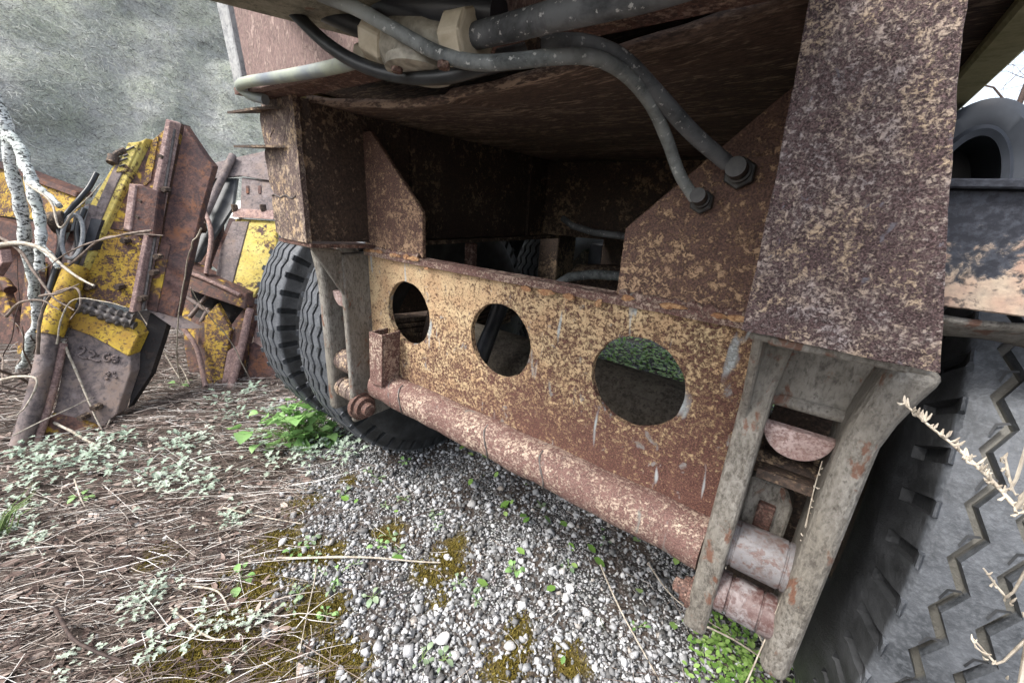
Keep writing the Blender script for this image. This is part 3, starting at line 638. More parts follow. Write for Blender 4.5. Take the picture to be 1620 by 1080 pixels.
# ---------------------------------------------------------------- wheels
RHO, TWD = 3.33, 1.15
def tyre_mesh():
    NP = 50; fr = [0, .1, .125, .26, .4, .42, .5, .75]
    TH = [(p+f)*2*PI/NP for p in range(NP) for f in fr]; FR = fr*NP; nt_ = len(TH)
    zig = lambda f: (.5-abs(f-.5)*2)*.10            # -.. triangular
    cols = []      # (x, r, zigfactor, kind) across, x from inboard side
    w2 = TWD/2
    gd, gw = .11, .036
    side = [(-w2+.02-.0, 1.70, 'b'), (-w2-.12, 1.80, 's'), (-w2-.21, 2.15, 's'), (-w2-.24, 2.45, 's'), (-w2-.2, 2.80, 's'), (-w2-.17, 2.86, 's'), (-w2-.125, 2.93, 'n0'), (-w2-.10, 2.96, 'n'), (-w2-.045, 3.21, 'n'), (-w2-.004, 3.302, 'e'), (-w2+.01, RHO-.012, 'e'), (-w2+.035, RHO, 'e')]
    L_ = [(x, r, k, 0) for x, r, k in side]
    for g in (-.36, -.12, .12, .36):
        L_ += [(g-gw, RHO, 't', 1), (g-gw+.006, RHO-gd, 't', 1), (g+gw-.006, RHO-gd, 't', 1), (g+gw, RHO, 't', 1)]
    L_ += [(-x, r, k, 0) for x, r, k in reversed(side)]
    nc = len(L_); V = []
    for a, f in zip(TH, FR):
        notch = .1 < f < .42
        for x, r, k, z in L_:
            xx = x+z*zig(f)
            rr = r - (.07*(x/w2)**2 if abs(x) <= w2+.01 and r > 3.1 else (.07 if r > 3.2 else 0))
            if k == 'n' and notch: rr = rr-.05; xx = x*(1-.06/abs(x)*1.)
            if z == 0 and k == 'e' and notch and r < RHO-.005: rr = r-.0
            V.append((xx*S, rr*S*math.cos(a), rr*S*math.sin(a)))
    Fq = [(i*nc+j, i*nc+j+1, ((i+1) % nt_)*nc+j+1, ((i+1) % nt_)*nc+j) for i in range(nt_) for j in range(nc-1)]
    # sipes: small black hooks cut beside every zigzag corner
    me = bpy.data.meshes.new('tyre'); nv = len(V)
    SV, SF = [], []
    for p in range(NP):
        for g in (-.36, -.12, .12, .36):
            a0 = (p+.55)*2*PI/NP
            pts = [(g+.03, a0-.012), (g-.035, a0-.004), (g-.06, a0+.022)] if g < 0 or True else []
            wv = .006
            base = len(V)+len(SV)
            for x, a in pts:
                for dx in (-wv, wv):
                    SV.append(((x+dx)*S-.0*S, (RHO+.004)*S*math.cos(a+dx*.35), (RHO+.004)*S*math.sin(a+dx*.35)))
            SF += [(base, base+1, base+3, base+2), (base+2, base+3, base+5, base+4)]
    me.from_pydata(V+SV, [], Fq+SF); me.materials.append(M['tyre']); me.materials.append(M['rubber_dark'])
    for i in range(len(Fq), len(Fq)+len(SF)): me.polygons[i].material_index = 1
    me.polygons.foreach_set('use_smooth', [True]*len(me.polygons)); me.set_sharp_from_angle(angle=math.radians(24))
    me.update(); return me
tm = tyre_mesh()
def rim_mesh():
    mb = MB().lathe((0,0,0), (1,0,0), [(-.55*S,1.72*S),(-.5*S,1.62*S),(-.1*S,1.5*S),(-.05*S,.5*S),(.05*S,.5*S),(.1*S,1.5*S),(.5*S,1.62*S),(.55*S,1.72*S)], 40)
    me = bpy.data.meshes.new('rim'); me.from_pydata(mb.v, [], mb.f); me.materials.append(M['dark']); return me
rm = rim_mesh()
for x, wy in [(s_*(a-TWD/2), yy) for yy in (3.11, 10.4) for s_ in (-1, 1) for a in (5.35, 7.41)]:
    w = bpy.data.objects.new('wheel', None); C.objects.link(w); w.parent = TR; w.location = W(x, wy, -1.479)
    w.rotation_euler = (rnd.uniform(0, 6), 0, 0)
    a = bpy.data.objects.new('tyre', tm); C.objects.link(a); a.parent = w
    a = bpy.data.objects.new('rim', rm); C.objects.link(a); a.parent = w

# ---------------------------------------------------------------- hoses and valve
def smooth_path(pts, n=8):
    P = [Vector(p) for p in pts]; P = [P[0]*2-P[1]]+P+[P[-1]*2-P[-2]]; out = []
    for i in range(1, len(P)-2):
        for k in range(n):
            t_ = k/n; a, b_, c_, d_ = P[i-1], P[i], P[i+1], P[i+2]
            out.append(.5*((2*b_)+(c_-a)*t_+(2*a-5*b_+4*c_-d_)*t_*t_+(3*b_-a-3*c_+d_)*t_**3))
    out.append(P[-2]); return out
def hose(name, pts, r, mat, parent=TR, seg=14):
    return MB().tube(smooth_path([AY(*q) for q in pts]), r*S, seg).build(name, mat, parent, smooth=60)
hA = hose('air_hose', [(440,-60,-1.42),(455,-45,-1.85),(500,-12,-2.02),(560,12,-1.98),(620,45,-1.9),(690,83,-1.8),(750,99,-1.72),(815,97,-1.6),(880,90,-1.45),(940,92,-1.25),(990,118,-1.0),(1030,165,-.75),(1055,220,-.5),(1075,275,-.3),(1098,313,-.12)], .046, M['hose_green'])
hB = hose('air_hose', [(790,92,-1.38),(845,80,-1.36),(880,70,-1.34),(930,72,-1.2),(985,95,-1.0),(1040,150,-.75),(1095,210,-.45),(1150,258,-.15)], .058, M['hose_grey'])
hC = hose('pressure_hose', [(750,58,-1.64),(800,46,-1.65),(880,25,-1.67),(960,6,-1.7),(1060,-22,-1.75),(1250,-90,-1.8)], .075, M['hose_grey'])
hD = hose('pressure_hose', [(395,-70,-1.41),(410,-50,-1.75),(440,-14,-1.92),(480,2,-1.85),(540,28,-1.75),(588,50,-1.66)], .085, M['hose_black'])
hE = hose('drain_hose', [(420,-75,-1.41),(425,-50,-1.8),(445,-6,-2.0),(475,30,-1.95),(520,72,-1.88),(570,102,-1.8),(630,120,-1.72),(700,122,-1.66),(760,108,-1.6),(800,98,-1.5)], .05, M['hose_black'])
hF = hose('conduit', [(420,158,-1.28),(395,150,-1.36),(380,137,-1.44),(392,130,-1.5),(430,124,-1.52),(490,114,-1.54),(545,102,-1.55),(600,84,-1.5)], .06, M['conduit'])
# clamp on the sill
MB().slab([AY(832,58,-1.41), AY(856,62,-1.41), AY(856,84,-1.41), AY(842,84,-1.41)], (0,-.05*S,0)).build('hose_clamp', M['dark'], hB)
# valve body under the sill with cream union nuts
vb = MB().tube([AY(600,62,-1.62), AY(640,76,-1.62), AY(690,72,-1.6), AY(722,62,-1.58)], [.13*S,.2*S,.19*S,.13*S], 18).build('valve_body', M['valve'], TR, smooth=40)
c = AY(664,108,-1.66)
MB().lathe(c, (0,.12,1), [(-.05*S,.2*S),(-.04*S,.24*S),(.02*S,.24*S),(.03*S,.2*S),(.16*S,.17*S)], 28).build('valve_cap', M['valve'], vb, smooth=30)
for q in ((702,104),(628,110)):
    MB().hexbar(AY(*q,-1.82), (0,.12,1), .04*S, .04*S).build('bolt', M['sill'], vb)
a1, a2 = AY(592,56,-1.7), AY(622,72,-1.66)
MB().hexbar((a1+a2)/2, a2-a1, .17*S, .22*S, 8).build('union_nut', M['nut'], vb, bevel=.003, seg=2)
a1, a2 = AY(758,60,-1.64), AY(716,66,-1.64)
MB().hexbar((a1+a2)/2, a2-a1, .175*S, .2*S, 8).build('union_nut', M['nut'], vb, bevel=.003, seg=2)
a1, a2 = AY(570,86,-1.6), AY(592,92,-1.6)
MB().hexbar((a1+a2)/2, a2-a1, .1*S, .15*S).build('union_nut', M['nut'], vb, bevel=.002, seg=2)
# bulkhead fittings on the right gusset
for s_ in (-1, 1):
    sp_ = bpy.data.objects.new('leaf_spring', None); C.objects.link(sp_); sp_.parent = TR
    for k in range(6):
        L_ = 3.3-.42*k; P = [W(s_*3.28, 3.11+L_*a, -.62-.11*k+.28*a*a*(L_/3.3)**2) for a in np.linspace(-1, 1, 13)]
        mb = MB()
        for p in P: mb.v += [tuple(p+Vector((-.2*S,0,0))), tuple(p+Vector((.2*S,0,0))), tuple(p+Vector((.2*S,0,-.085*S))), tuple(p+Vector((-.2*S,0,-.085*S)))]
        for i in range(12):
            for q in range(4): mb.f.append((i*4+q, i*4+(q+1) % 4, i*4+4+(q+1) % 4, i*4+4+q))
        mb.f += [(0,1,2,3), (51,50,49,48)]; mb.build('leaf', M['dark'], sp_)
    MB().box((s_*2.95,6.2,-1.2),(s_*3.6,7.2,2.8)).build('centre_hanger', M['dark'], TR, bevel=.004)
    MB().box((s_*3.0,9.2,-.6),(s_*3.5,13.5,.6)).build('tool_box', M['black'], TR, bevel=.004)
for (px, py, rr) in ((1172,275,.125),(1112,320,.10)):
    c = AY(px, py, 0.02); dr = (AY(px-12, py-16, -.3)-c).normalized()
    fo = MB().hexbar(c+Vector((0,-.02*S,0)), (0,1,0), rr*S, .1*S).build('bulkhead_fitting', M['fit'], TR, bevel=.001)
    MB().lathe(c, dr, [(0,rr*.85*S),(.06*S,rr*.85*S),(.065*S,rr*.7*S),(.12*S,rr*.75*S),(.125*S,rr*.62*S),(.24*S,rr*.6*S)], 20).build('collar', M['fit'], fo, smooth=30)

# ---------------------------------------------------------------- right-hand light bar, mudguard
bar = MB().box((3.35,0.02,1.2),(8.2,.12,1.94)).box((3.35,-.06,1.945),(8.2,.35,2.0)).build('light_bar', M['bluebar'], TR, bevel=.0015)
tag(bar, 'blue black bar with rust along its lower edge')
vs_, fs = [], []
for j in range(9):
    for i in range(41):
        x = 3.5+4*i/40; k = j/8
        vs_.append(W(x, .15+.5*k+.05*math.sin(x*3+k*2), 1.16-.22*math.sin(k*PI*.6)+.03*math.sin(x*4.1+1+k*3)))
for j in range(8):
    for i in range(40): a = j*41+i; fs.append((a, a+1, a+42, a+41))
o = MB().add(vs_, fs).build('rubber_flap', M['hanger'], bar, smooth=60); o.modifiers.new('t', 'SOLIDIFY').thickness = .006
# rounded mudguard further forward
cx, cz, yy = 4.16, 1.9, 3.2
def arch(rx, rz, n=30): return [(cx+rx*math.cos(a), cz+rz*math.sin(a)) for a in np.linspace(PI, 0, n)]
o1 = arch(.62, 1.18); o2 = arch(.30, .80)
mg = MB(); n = len(o1)
prof = [(o1, 2.4), (o1, .0), (arch(.55,1.08), -.05), (arch(.40,.92), -.02), (arch(.36,.87), -.09), (o2, -.07), (o2, 1.2)]
for ar, dy in prof: mg.v += [tuple(W(x, yy+dy, z)) for x, z in ar]
for j in range(len(prof)-1):
    for i in range(n-1): mg.f.append((j*n+i, j*n+i+1, (j+1)*n+i+1, (j+1)*n+i))
mg.f.append(tuple((len(prof)-1)*n+i for i in range(n)))
M['mudguard'] = simple('mudguard_plastic', (.028,.033,.042), (.07,.078,.093), 8, .4, .0004)
mgo = mg.build('mudguard', M['mudguard'], TR, smooth=40); tag(mgo, 'rounded blue grey mudguard above the light bar')
MB().box((3.5,3.5,1.5),(4.9,3.7,1.88)).build('mudguard_stay', M['black'], mgo)

# ================================================================== SCRAP MACHINERY on the left
def on_ground(px, py): P = AZ(px, py); return P
def slabp(pl, pts, thick, off=0.):
    """polygon traced on a plane standing in the yard, thickness goes away from the viewer; off moves it nearer"""
    hz = Vector((F.x, F.y, 0)).normalized(); P = [pl(*q) - hz*off for q in pts]
    return MB().slab(P, hz*thick)
def pxtube(mb, pl, pts, r, off=0., seg=10, n=5):
    hz = Vector((F.x, F.y, 0)).normalized(); P = smooth_path([pl(*q)-hz*off for q in pts], n) if len(pts) > 2 else [pl(*q)-hz*off for q in pts]
    return mb.tube(P, r, seg)
d0 = depth_of(AZ(60, 694)); d1 = depth_of(AZ(175, 676))
plA = plane3((60,694,d0), (175,676,d1), (250,220,d0+.42))
ARM = empty('loader_arm', AZ(110, 686), 'tilted rusty loader arm with yellow paint patches and weld-bead numbers, beside the birch limb', 'loader arm')
lp = slabp(plA, [(110,514),(150,530),(207,562),(206,590),(184,655),(160,678),(112,690),(66,694),(88,640)], .05).build('lower_plate', M['scrap_grey'], ARM, bevel=.004, seg=2)
slabp(plA, [(84,652),(118,660),(150,668),(160,677),(112,691),(66,695)], .03, .006).build('tip_plate', M['yellow_low'], ARM, bevel=.003)
slabp(plA, [(240,222),(274,192),(238,372),(172,362)], .12, .0).build('upper_plate', M['yellow_low'], ARM, bevel=.003)
slabp(plA, [(172,363),(237,373),(217,490),(124,468)], .12, .004).build('middle_plate', M['yellow'], ARM, bevel=.003)
slabp(plA, [(120,480),(170,494),(212,512),(222,530),(207,563),(150,531),(108,515)], .06, .012).build('collar_plate', M['yellow_full'], ARM, bevel=.004)
mb = MB(); hz = Vector((F.x, F.y, 0)).normalized()
for off, rr, dy in ((.02, .017, 0), (.03, .014, 7), (.015, .016, 14)):
    P = smooth_path([plA(120,472+dy)-hz*off, plA(150,478+dy)-hz*off, plA(185,492+dy)-hz*off, plA(219,500+dy)-hz*off], 10)
    mb.tube(P, [rr*(1+.3*math.sin(i*1.7+dy)) for i in range(len(P))], 8)
mb.build('weld_bead', M['weld'], ARM, smooth=60)
sp = slabp(plA, [(186,266),(206,238),(240,220),(172,366),(122,470),(106,463),(135,352)], .05, .03).build('side_plate', M['yellow_pale'], ARM, bevel=.003)
slabp(plA, [(190,268),(206,244),(222,236),(190,304),(168,356),(150,356)], .02, .036).build('worn_strip', M['scrap_grey'], sp, bevel=.002)
emb = slabp(plA, [(195,274),(211,273),(233,226),(214,228)], .02, .040).build('raised_plate', M['yellow_pale'], sp, bevel=.002)
for q in (((210,241),(225,234)), ((208,249),(216,246)), ((203,256),(215,252)), ((202,265),(211,262))):
    pxtube(MB(), plA, list(q), .004, .044, 6).build('raised_mark', M['weld'], emb)
# rib, right-hand plate and its box
slabp(plA, [(271,190),(279,194),(222,492),(214,490)], .07, .035).build('rib', M['scrap_pink'], ARM, bevel=.003)
slabp(plA, [(284,196),(318,246),(331,262),(312,330),(290,420),(270,505),(222,490)], .04, -.03).build('web_plate', M['scrap'], ARM, bevel=.003)
slabp(plA, [(246,385),(262,390),(240,496),(224,491)], .01, -.026).build('paint_remnant_plate', M['yellow_low'], ARM)
slabp(plA, [(222,492),(269,505),(308,523),(268,523)], .03, -.03).build('toe_plate', M['scrap_grey'], ARM, bevel=.002)
slabp(plA, [(222,292),(262,303),(254,374),(212,362)], .05, .04).build('box_bracket', M['scrap'], ARM, bevel=.004)
slabp(plA, [(219,291),(230,294),(221,364),(210,361)], .06, .05).build('box_edge', M['scrap_pink'], ARM, bevel=.003)
slabp(plA, [(204,566),(222,500),(252,510),(240,548),(222,600),(186,654)], .03, -.05).build('hollow_shade_plate', M['cavity'], ARM)  # dark sheet put in for the shaded hollow beside the arm
# hydraulic cylinder down the left edge
pxtube(MB(), plA, [(140,420),(100,524)], .040, .05, 16).build('cylinder_barrel', M['yellow_full'], ARM, smooth=40)
pxtube(MB(), plA, [(102,519),(82,610),(56,694)], .030, .05, 16).build('cylinder_rod', M['scrap_grey'], ARM, smooth=50)
pxtube(MB(), plA, [(112,540),(94,620),(72,694)], .014, .03, 8).build('guard_strip', M['scrap_pink'], ARM, smooth=50)
pxtube(MB(), plA, [(150,330),(130,400),(112,450)], .035, .0, 12).build('cylinder_barrel', M['scrap_grey'], ARM, smooth=40)
# clutter of joints between cylinder and arm
mb = MB()
P = [plA(148+14*math.cos(a)-7*math.sin(a), 372+9*math.cos(a)+32*math.sin(a))-hz*.09 for a in np.linspace(0, 2*PI, 25)]
mb.tube(P, .008, 6, False).build('ring', M['greyplate'], ARM, smooth=60)
pxtube(MB(), plA, [(104,352),(128,350)], .045, .06, 14).build('pin', M['dark'], ARM, smooth=40)
pxtube(MB(), plA, [(188,254),(196,246),(210,238)], .012, .04, 8).build('lifting_eye', M['dark'], ARM, smooth=40)
pxtube(MB(), plA, [(190,260),(193,249)], .022, .04, 10).build('lifting_eye', M['dark'], ARM, smooth=40)
slabp(plA, [(140,335),(157,325),(150,352),(132,365)], .05, .06).build('clevis', M['greyplate'], ARM, bevel=.003)
slabp(plA, [(120,350),(132,360),(108,430),(92,420)], .08, .01).build('clevis', M['scrap'], ARM, bevel=.003)
slabp(plA, [(160,345),(176,348),(160,395),(146,392)], .05, .045).build('slot_plate', M['black'], ARM)
slabp(plA, [(96,400),(112,405),(88,500),(68,490)], .06, -.02).build('back_tube', M['yellow_low'], ARM, bevel=.004)
for q in ([(118,350),(126,380),(118,420),(104,470)], [(160,330),(150,360),(152,400),(138,432)], [(128,345),(140,330),(165,300),(178,276)]):
    pxtube(MB(), plA, q, .011, .075, 8).build('hydraulic_hose', M['hose_black'], ARM, smooth=60)
for q in ((230,320),(226,345),(262,250),(268,300),(250,430),(256,405),(232,470),(160,640),(140,655),(196,452),(150,452),(205,380)):
    MB().hexbar(plA(*q)-hz*.02, hz, .014, .035).build('bolt', M['dark'], ARM)
pxtube(MB(), plA, [(226,490),(236,430),(248,360),(262,290),(276,205)], .007, .0, 6).build('weld_bead', M['weld'], ARM, smooth=60)
slabp(plA, [(244,222),(252,216),(240,285),(228,296),(232,262)], .01, .006).build('paint_remnant_plate', M['yellow'], ARM)
# beaded weld numbers 22.65 on the lower plate
def stroke(pts): 
    P = smooth_path([plA(*q)-hz*.003 for q in pts], 5); return MB().tube(P, [.0055*(1+.25*math.sin(i*2.3)) for i in range(len(P))], 6)
def zp(a, b): return (90+a/9.82, 510+b/9.82)
for q in ([(355,400),(385,378),(440,400),(420,455),(345,505),(400,540),(480,552)], [(500,455),(540,440),(600,480),(570,520),(500,535),(580,580),(680,598)],
          [(640,512),(652,518)], [(830,490),(770,490),(735,545),(765,590),(820,590),(832,550),(780,548)], [(965,535),(890,520),(875,560),(940,565),(950,600),(880,605)]):
    stroke([zp(*a) for a in q]).build('weld_number', M['scrap_grey'], lp, smooth=60)
for q in ([(760,800),(800,770),(825,800),(790,825)], [(880,780),(925,775)], [(770,880),(810,855)], [(895,830),(940,860)]):
    stroke([zp(*a) for a in q]).build('weld_number', M['scrap_grey'], lp, smooth=60)

# ---- second piece: cab frame behind, next to the tyre
e0 = depth_of(AZ(345, 604)); e1 = depth_of(AZ(425, 604))
plB = plane3((345,606,e0), (425,612,e1), (380,260,e0+.5))
CABF = empty('wrecked_cab', AZ(372, 608), 'crumpled cab wreck with black panel and yellow shield beside the dual tyres', 'wreck')
slabp(plB, [(333,282),(374,282),(367,330),(312,416),(286,412)], .03, .0).build('black_panel', M['black_panel'], CABF, bevel=.003)
slabp(plB, [(318,296),(345,258),(378,250),(440,236),(440,288),(385,279),(340,284),(300,350)], .04, .03).build('hood_plate', M['scrap_grey'], CABF, bevel=.004)
bp = slabp(plB, [(384,281),(440,287),(440,335),(381,331)], .03, .01).build('bracket_plate', M['scrap_grey'], CABF, bevel=.003)
for q in (394, 413): slabp(plB, [(q-2,294),(q+2,294),(q+2,306),(q-2,306)], .01, .018).build('slot', M['scrap'], bp)
slabp(plB, [(379,330),(440,333),(440,347),(375,343)], .06, .05).build('bracket_lip', M['scrap_pink'], CABF, bevel=.002)
for q in ((380,330),(424,330)): MB().hexbar(plB(*q)-hz*.05, (0,0,1), .018, .05).build('bolt', M['dark'], CABF)
slabp(plB, [(374,318),(384,316),(381,350),(362,344)], .02, -.01).build('white_panel', M['white_lamp'], CABF)
slabp(plB, [(376,346),(440,350),(440,410),(402,472),(372,455),(344,440),(352,398)], .03, .02).build('yellow_shield', M['yellow_pale'], CABF, bevel=.004)
slabp(plB, [(372,350),(398,350),(372,450),(346,438),(352,398)], .02, .028).build('worn_strip', M['scrap_grey'], CABF, bevel=.003)
slabp(plB, [(362,345),(378,348),(352,400),(344,428),(334,420)], .05, .0).build('hinge_block', M['scrap'], CABF, bevel=.003)
pxtube(MB(), plB, [(378,248),(338,335),(303,412)], .022, .06, 10).build('pipe', M['scrap_grey'], CABF, smooth=50)
MB().hexbar(plB(332,357)-hz*.08, (0,1,0), .04, .05).build('pipe_clamp', M['dark'], CABF)
slabp(plB, [(284,416),(300,412),(404,460),(402,484),(280,442)], .1, .08).build('front_bar', M['yellow_low'], CABF, bevel=.004)
slabp(plB, [(285,440),(402,484),(385,540),(296,505)], .03, -.06).build('recess_shade_panel', M['cavity'], CABF)  # the recess's shade put into this sheet's near-black colour
for q in ([(300,502),(330,465)], [(296,470),(372,522)], [(318,510),(330,488)]): pxtube(MB(), plB, q, .012, .0, 8).build('rung', M['scrap_grey'], CABF, smooth=50)
slabp(plB, [(318,505),(362,520),(400,470),(404,500),(376,606),(330,606),(312,560)], .05, .01).build('leg_plate', M['yellow_low'], CABF, bevel=.004)
slabp(plB, [(352,560),(388,540),(372,608),(340,606)], .02, .03).build('leg_patch', M['scrap_pink'], CABF, bevel=.003)
pxtube(MB(), plB, [(404,486),(390,550),(374,612)], .02, .05, 8).build('rod', M['scrap_pink'], CABF, smooth=50)
slabp(plB, [(392,545),(440,575),(440,622),(384,613)], .04, -.02).build('foot_plate', M['scrap'], CABF, bevel=.003)

slabp(plB, [(262,470),(300,440),(318,470),(330,560),(338,608),(276,612),(268,560)], .04, -.10).build('leaning_panel', M['yellow_low'], CABF, bevel=.004)
slabp(plB, [(300,350),(330,300),(326,380),(300,440),(268,480),(262,440)], .04, -.12).build('leaning_panel', M['scrap'], CABF, bevel=.004)
slabp(plB, [(330,500),(350,478),(372,520),(356,606),(332,608)], .03, .035).build('leaning_panel', M['yellow'], CABF, bevel=.003)
slabp(plB, [(396,470),(440,440),(440,560),(404,590),(390,560)], .04, -.05).build('leaning_panel', M['scrap_pink'], CABF, bevel=.004)
for q in ([(290,420),(330,432),(396,462)], [(300,500),(330,540),(345,600)], [(322,300),(350,360),(344,430)]): pxtube(MB(), plB, q, .012, .09, 8).build('bent_rod', M['scrap_pink'], CABF, smooth=50)
# ---- third piece: yellow bucket side far left
g0 = depth_of(AZ(60, 545)) ; plC = plane3((-40,545,g0+.05), (100,545,g0), (60,280,g0+.35))
BK = empty('scrap_bucket', AZ(40, 545), 'flaking yellow curved bucket shell lying behind the white-barked birch limb', 'bucket')
slabp(plC, [(-60,235),(0,262),(45,278),(125,310),(120,354),(60,348),(0,342),(-60,330)], .05).build('shell', M['yellow'], BK, bevel=.006, seg=2)
slabp(plC, [(-60,225),(0,254),(45,272),(128,304),(126,312),(45,282),(0,264),(-60,238)], .12, .03).build('rim', M['scrap'], BK, bevel=.004)
slabp(plC, [(-60,332),(30,350),(96,378),(92,404),(30,380),(-60,365)], .1, .06).build('beam', M['scrap'], BK, bevel=.006)
slabp(plC, [(-10,440),(34,392),(38,412),(5,465)], .06, .12).build('bent_plate', M['scrap_pink'], BK, bevel=.003)
slabp(plC, [(52,440),(78,395),(100,405),(70,546),(40,546)], .1, .02).build('upright', M['yellow_low'], BK, bevel=.004)
slabp(plC, [(-60,365),(60,392),(60,546),(-60,546)], .04, -.12).build('back_plate', M['scrap'], BK)
slabp(plC, [(66,352),(118,340),(112,420),(84,546),(56,546),(70,440)], .06, .10).build('leaning_panel', M['scrap'], BK, bevel=.004)
slabp(plC, [(84,420),(106,410),(96,546),(74,546)], .05, .16).build('leaning_panel', M['yellow_low'], BK, bevel=.004)
slabp(plC, [(-40,470),(20,455),(50,546),(-40,546)], .05, .05).build('leaning_panel', M['yellow_low'], BK, bevel=.004)
pxtube(MB(), plC, [(-30,470),(20,440),(40,455)], .03, .08, 10).build('tooth', M['yellow_low'], BK, smooth=40)

# ================================================================== BRANCHES, STEMS
t = NT('birch_bark'); n1 = t.noise(60, 6, .74, .6, t.map((1,1,1.8))); n2 = t.noise(11, 4, .6)
M['birch'] = t.done(t.mix(t.ramp(n1, [(.44, 0.), (.5, 1.)]), (.05,.05,.047), t.mix(t.ramp(n2, [(.4, 0.), (.6, 1.)]), (.5,.54,.5), (.66,.68,.66))), .85, 0, t.bump(n1, .9, .004), .2)
M['twig'] = simple('twig_bark', (.09,.065,.05), (.24,.19,.155), 60, .8, .0006)
M['twig_dark'] = simple('twig_dark', (.03,.02,.018), (.08,.055,.045), 60, .8, .0006)
M['stalk'] = simple('dry_stalk', (.24,.2,.155), (.5,.45,.37), 90, .75, .0004)
bd = depth_of(AZ(38, 590))*.80; bl = depth_of(AZ(38, 590))
BR = empty('birch_limb', AZ(38, 585), 'dead white-barked birch limb forking beside the yellow bucket', 'branch')
def rough_tube(pts, r0, r1, jit, seg=12, n=6, sd=0):
    P = smooth_path(pts, n); m = len(P); P = [p+mnoise.noise_vector(p*9+Vector((sd,0,0)))*jit for p in P]
    return MB().tube(P, [lerp(r0, r1, i/(m-1))*(1+.12*math.sin(i*1.9+sd)) for i in range(m)], seg)
gp = AZ(34, 585)
rough_tube([gp+Vector((0,0,-.02)), AD(48,548,bl*.96), AD(58,490,bl*.92), AD(48,430,bl*.88), AD(40,370,bl*.85), AD(25,295,bl*.82), AD(10,210,bl*.8), AD(-25,120,bl*.78)], .018, .024, .018).build('stem', M['birch'], BR, smooth=60)
rough_tube([AD(10,205,bl*.8), AD(32,240,bl*.79), AD(48,285,bl*.78), AD(62,335,bl*.78), AD(66,385,bl*.78), AD(58,428,bl*.78)], .023, .015, .016, sd=3).build('stem', M['birch'], BR, smooth=60)
rough_tube([AD(46,286,bl*.78), AD(70,305,bl*.77), AD(94,326,bl*.76)], .017, .010, .004, sd=5).build('stub', M['birch'], BR, smooth=60)
rough_tube([AD(66,392,bl*.78), AD(84,408,bl*.77), AD(92,424,bl*.77)], .014, .008, .003, sd=7).build('stub', M['birch'], BR, smooth=60)
ad = d0
def wig(pts, r, mat, seg=6, jit=.006, n=6, sd=0, taper=.35):
    return rough_tube([Vector(p) for p in pts], r, r*taper, jit, seg, n, sd)
BL = ['thick pale bramble stem arching from the birch limb to the loader arm cylinder', 'thin brown bramble stem sagging below the thick pale one', 'brown stem curling up beside the yellow cylinder barrel',
 'pale thread-like stem looping over the yellow bucket', 'thin stem reaching across the box bracket of the loader arm', 'thin stem running from the box bracket back to the birch limb',
 'pale bent stem lying at the foot of the birch limb', 'short thin stem crossing the yellow cylinder barrel', 'twiggy brown stem beside the bucket upright', 'dark hair-thin stem curving over the yellow collar plate']
brambles = [
 ([(-10,388,.98),(40,385,.96),(75,400,.95),(110,430,.94),(150,452,.93)], .010),
 ([(-10,370,.98),(30,395,.97),(60,440,.96),(85,470,.95),(118,492,.94)], .007),
 ([(60,560,1.0),(62,510,.98),(80,470,.97),(118,455,.96),(126,480,.95),(112,505,.95)], .007),
 ([(40,290,1.0),(80,320,.98),(95,360,.97),(120,330,.96),(160,290,.95)], .005),
 ([(110,420,.98),(150,385,.93),(200,370,.9),(258,372,.9)], .005),
 ([(240,365,.9),(190,372,.9),(130,390,.92),(60,430,.95)], .005),
 ([(0,600,.98),(30,595,.96),(55,600,.95),(40,640,.94),(28,655,.93)], .006),
 ([(62,470,.95),(95,462,.92),(125,450,.9)], .005),
 ([(10,500,1.0),(30,480,.98),(66,476,.97),(95,490,.96)], .006),
 ([(90,545,.93),(110,478,.92),(160,476,.91),(200,486,.91)], .003)]
for i, (q, r) in enumerate(brambles):
    pts = [AD(a, b, d0*k) for a, b, k in q]
    o = wig(pts, r, None, sd=i).build('bramble_stem', M['twig'] if i % 3 else M['stalk'], None, smooth=60)
    tag(o, BL[i], 'stem', 'bramble stems round the loader arm')
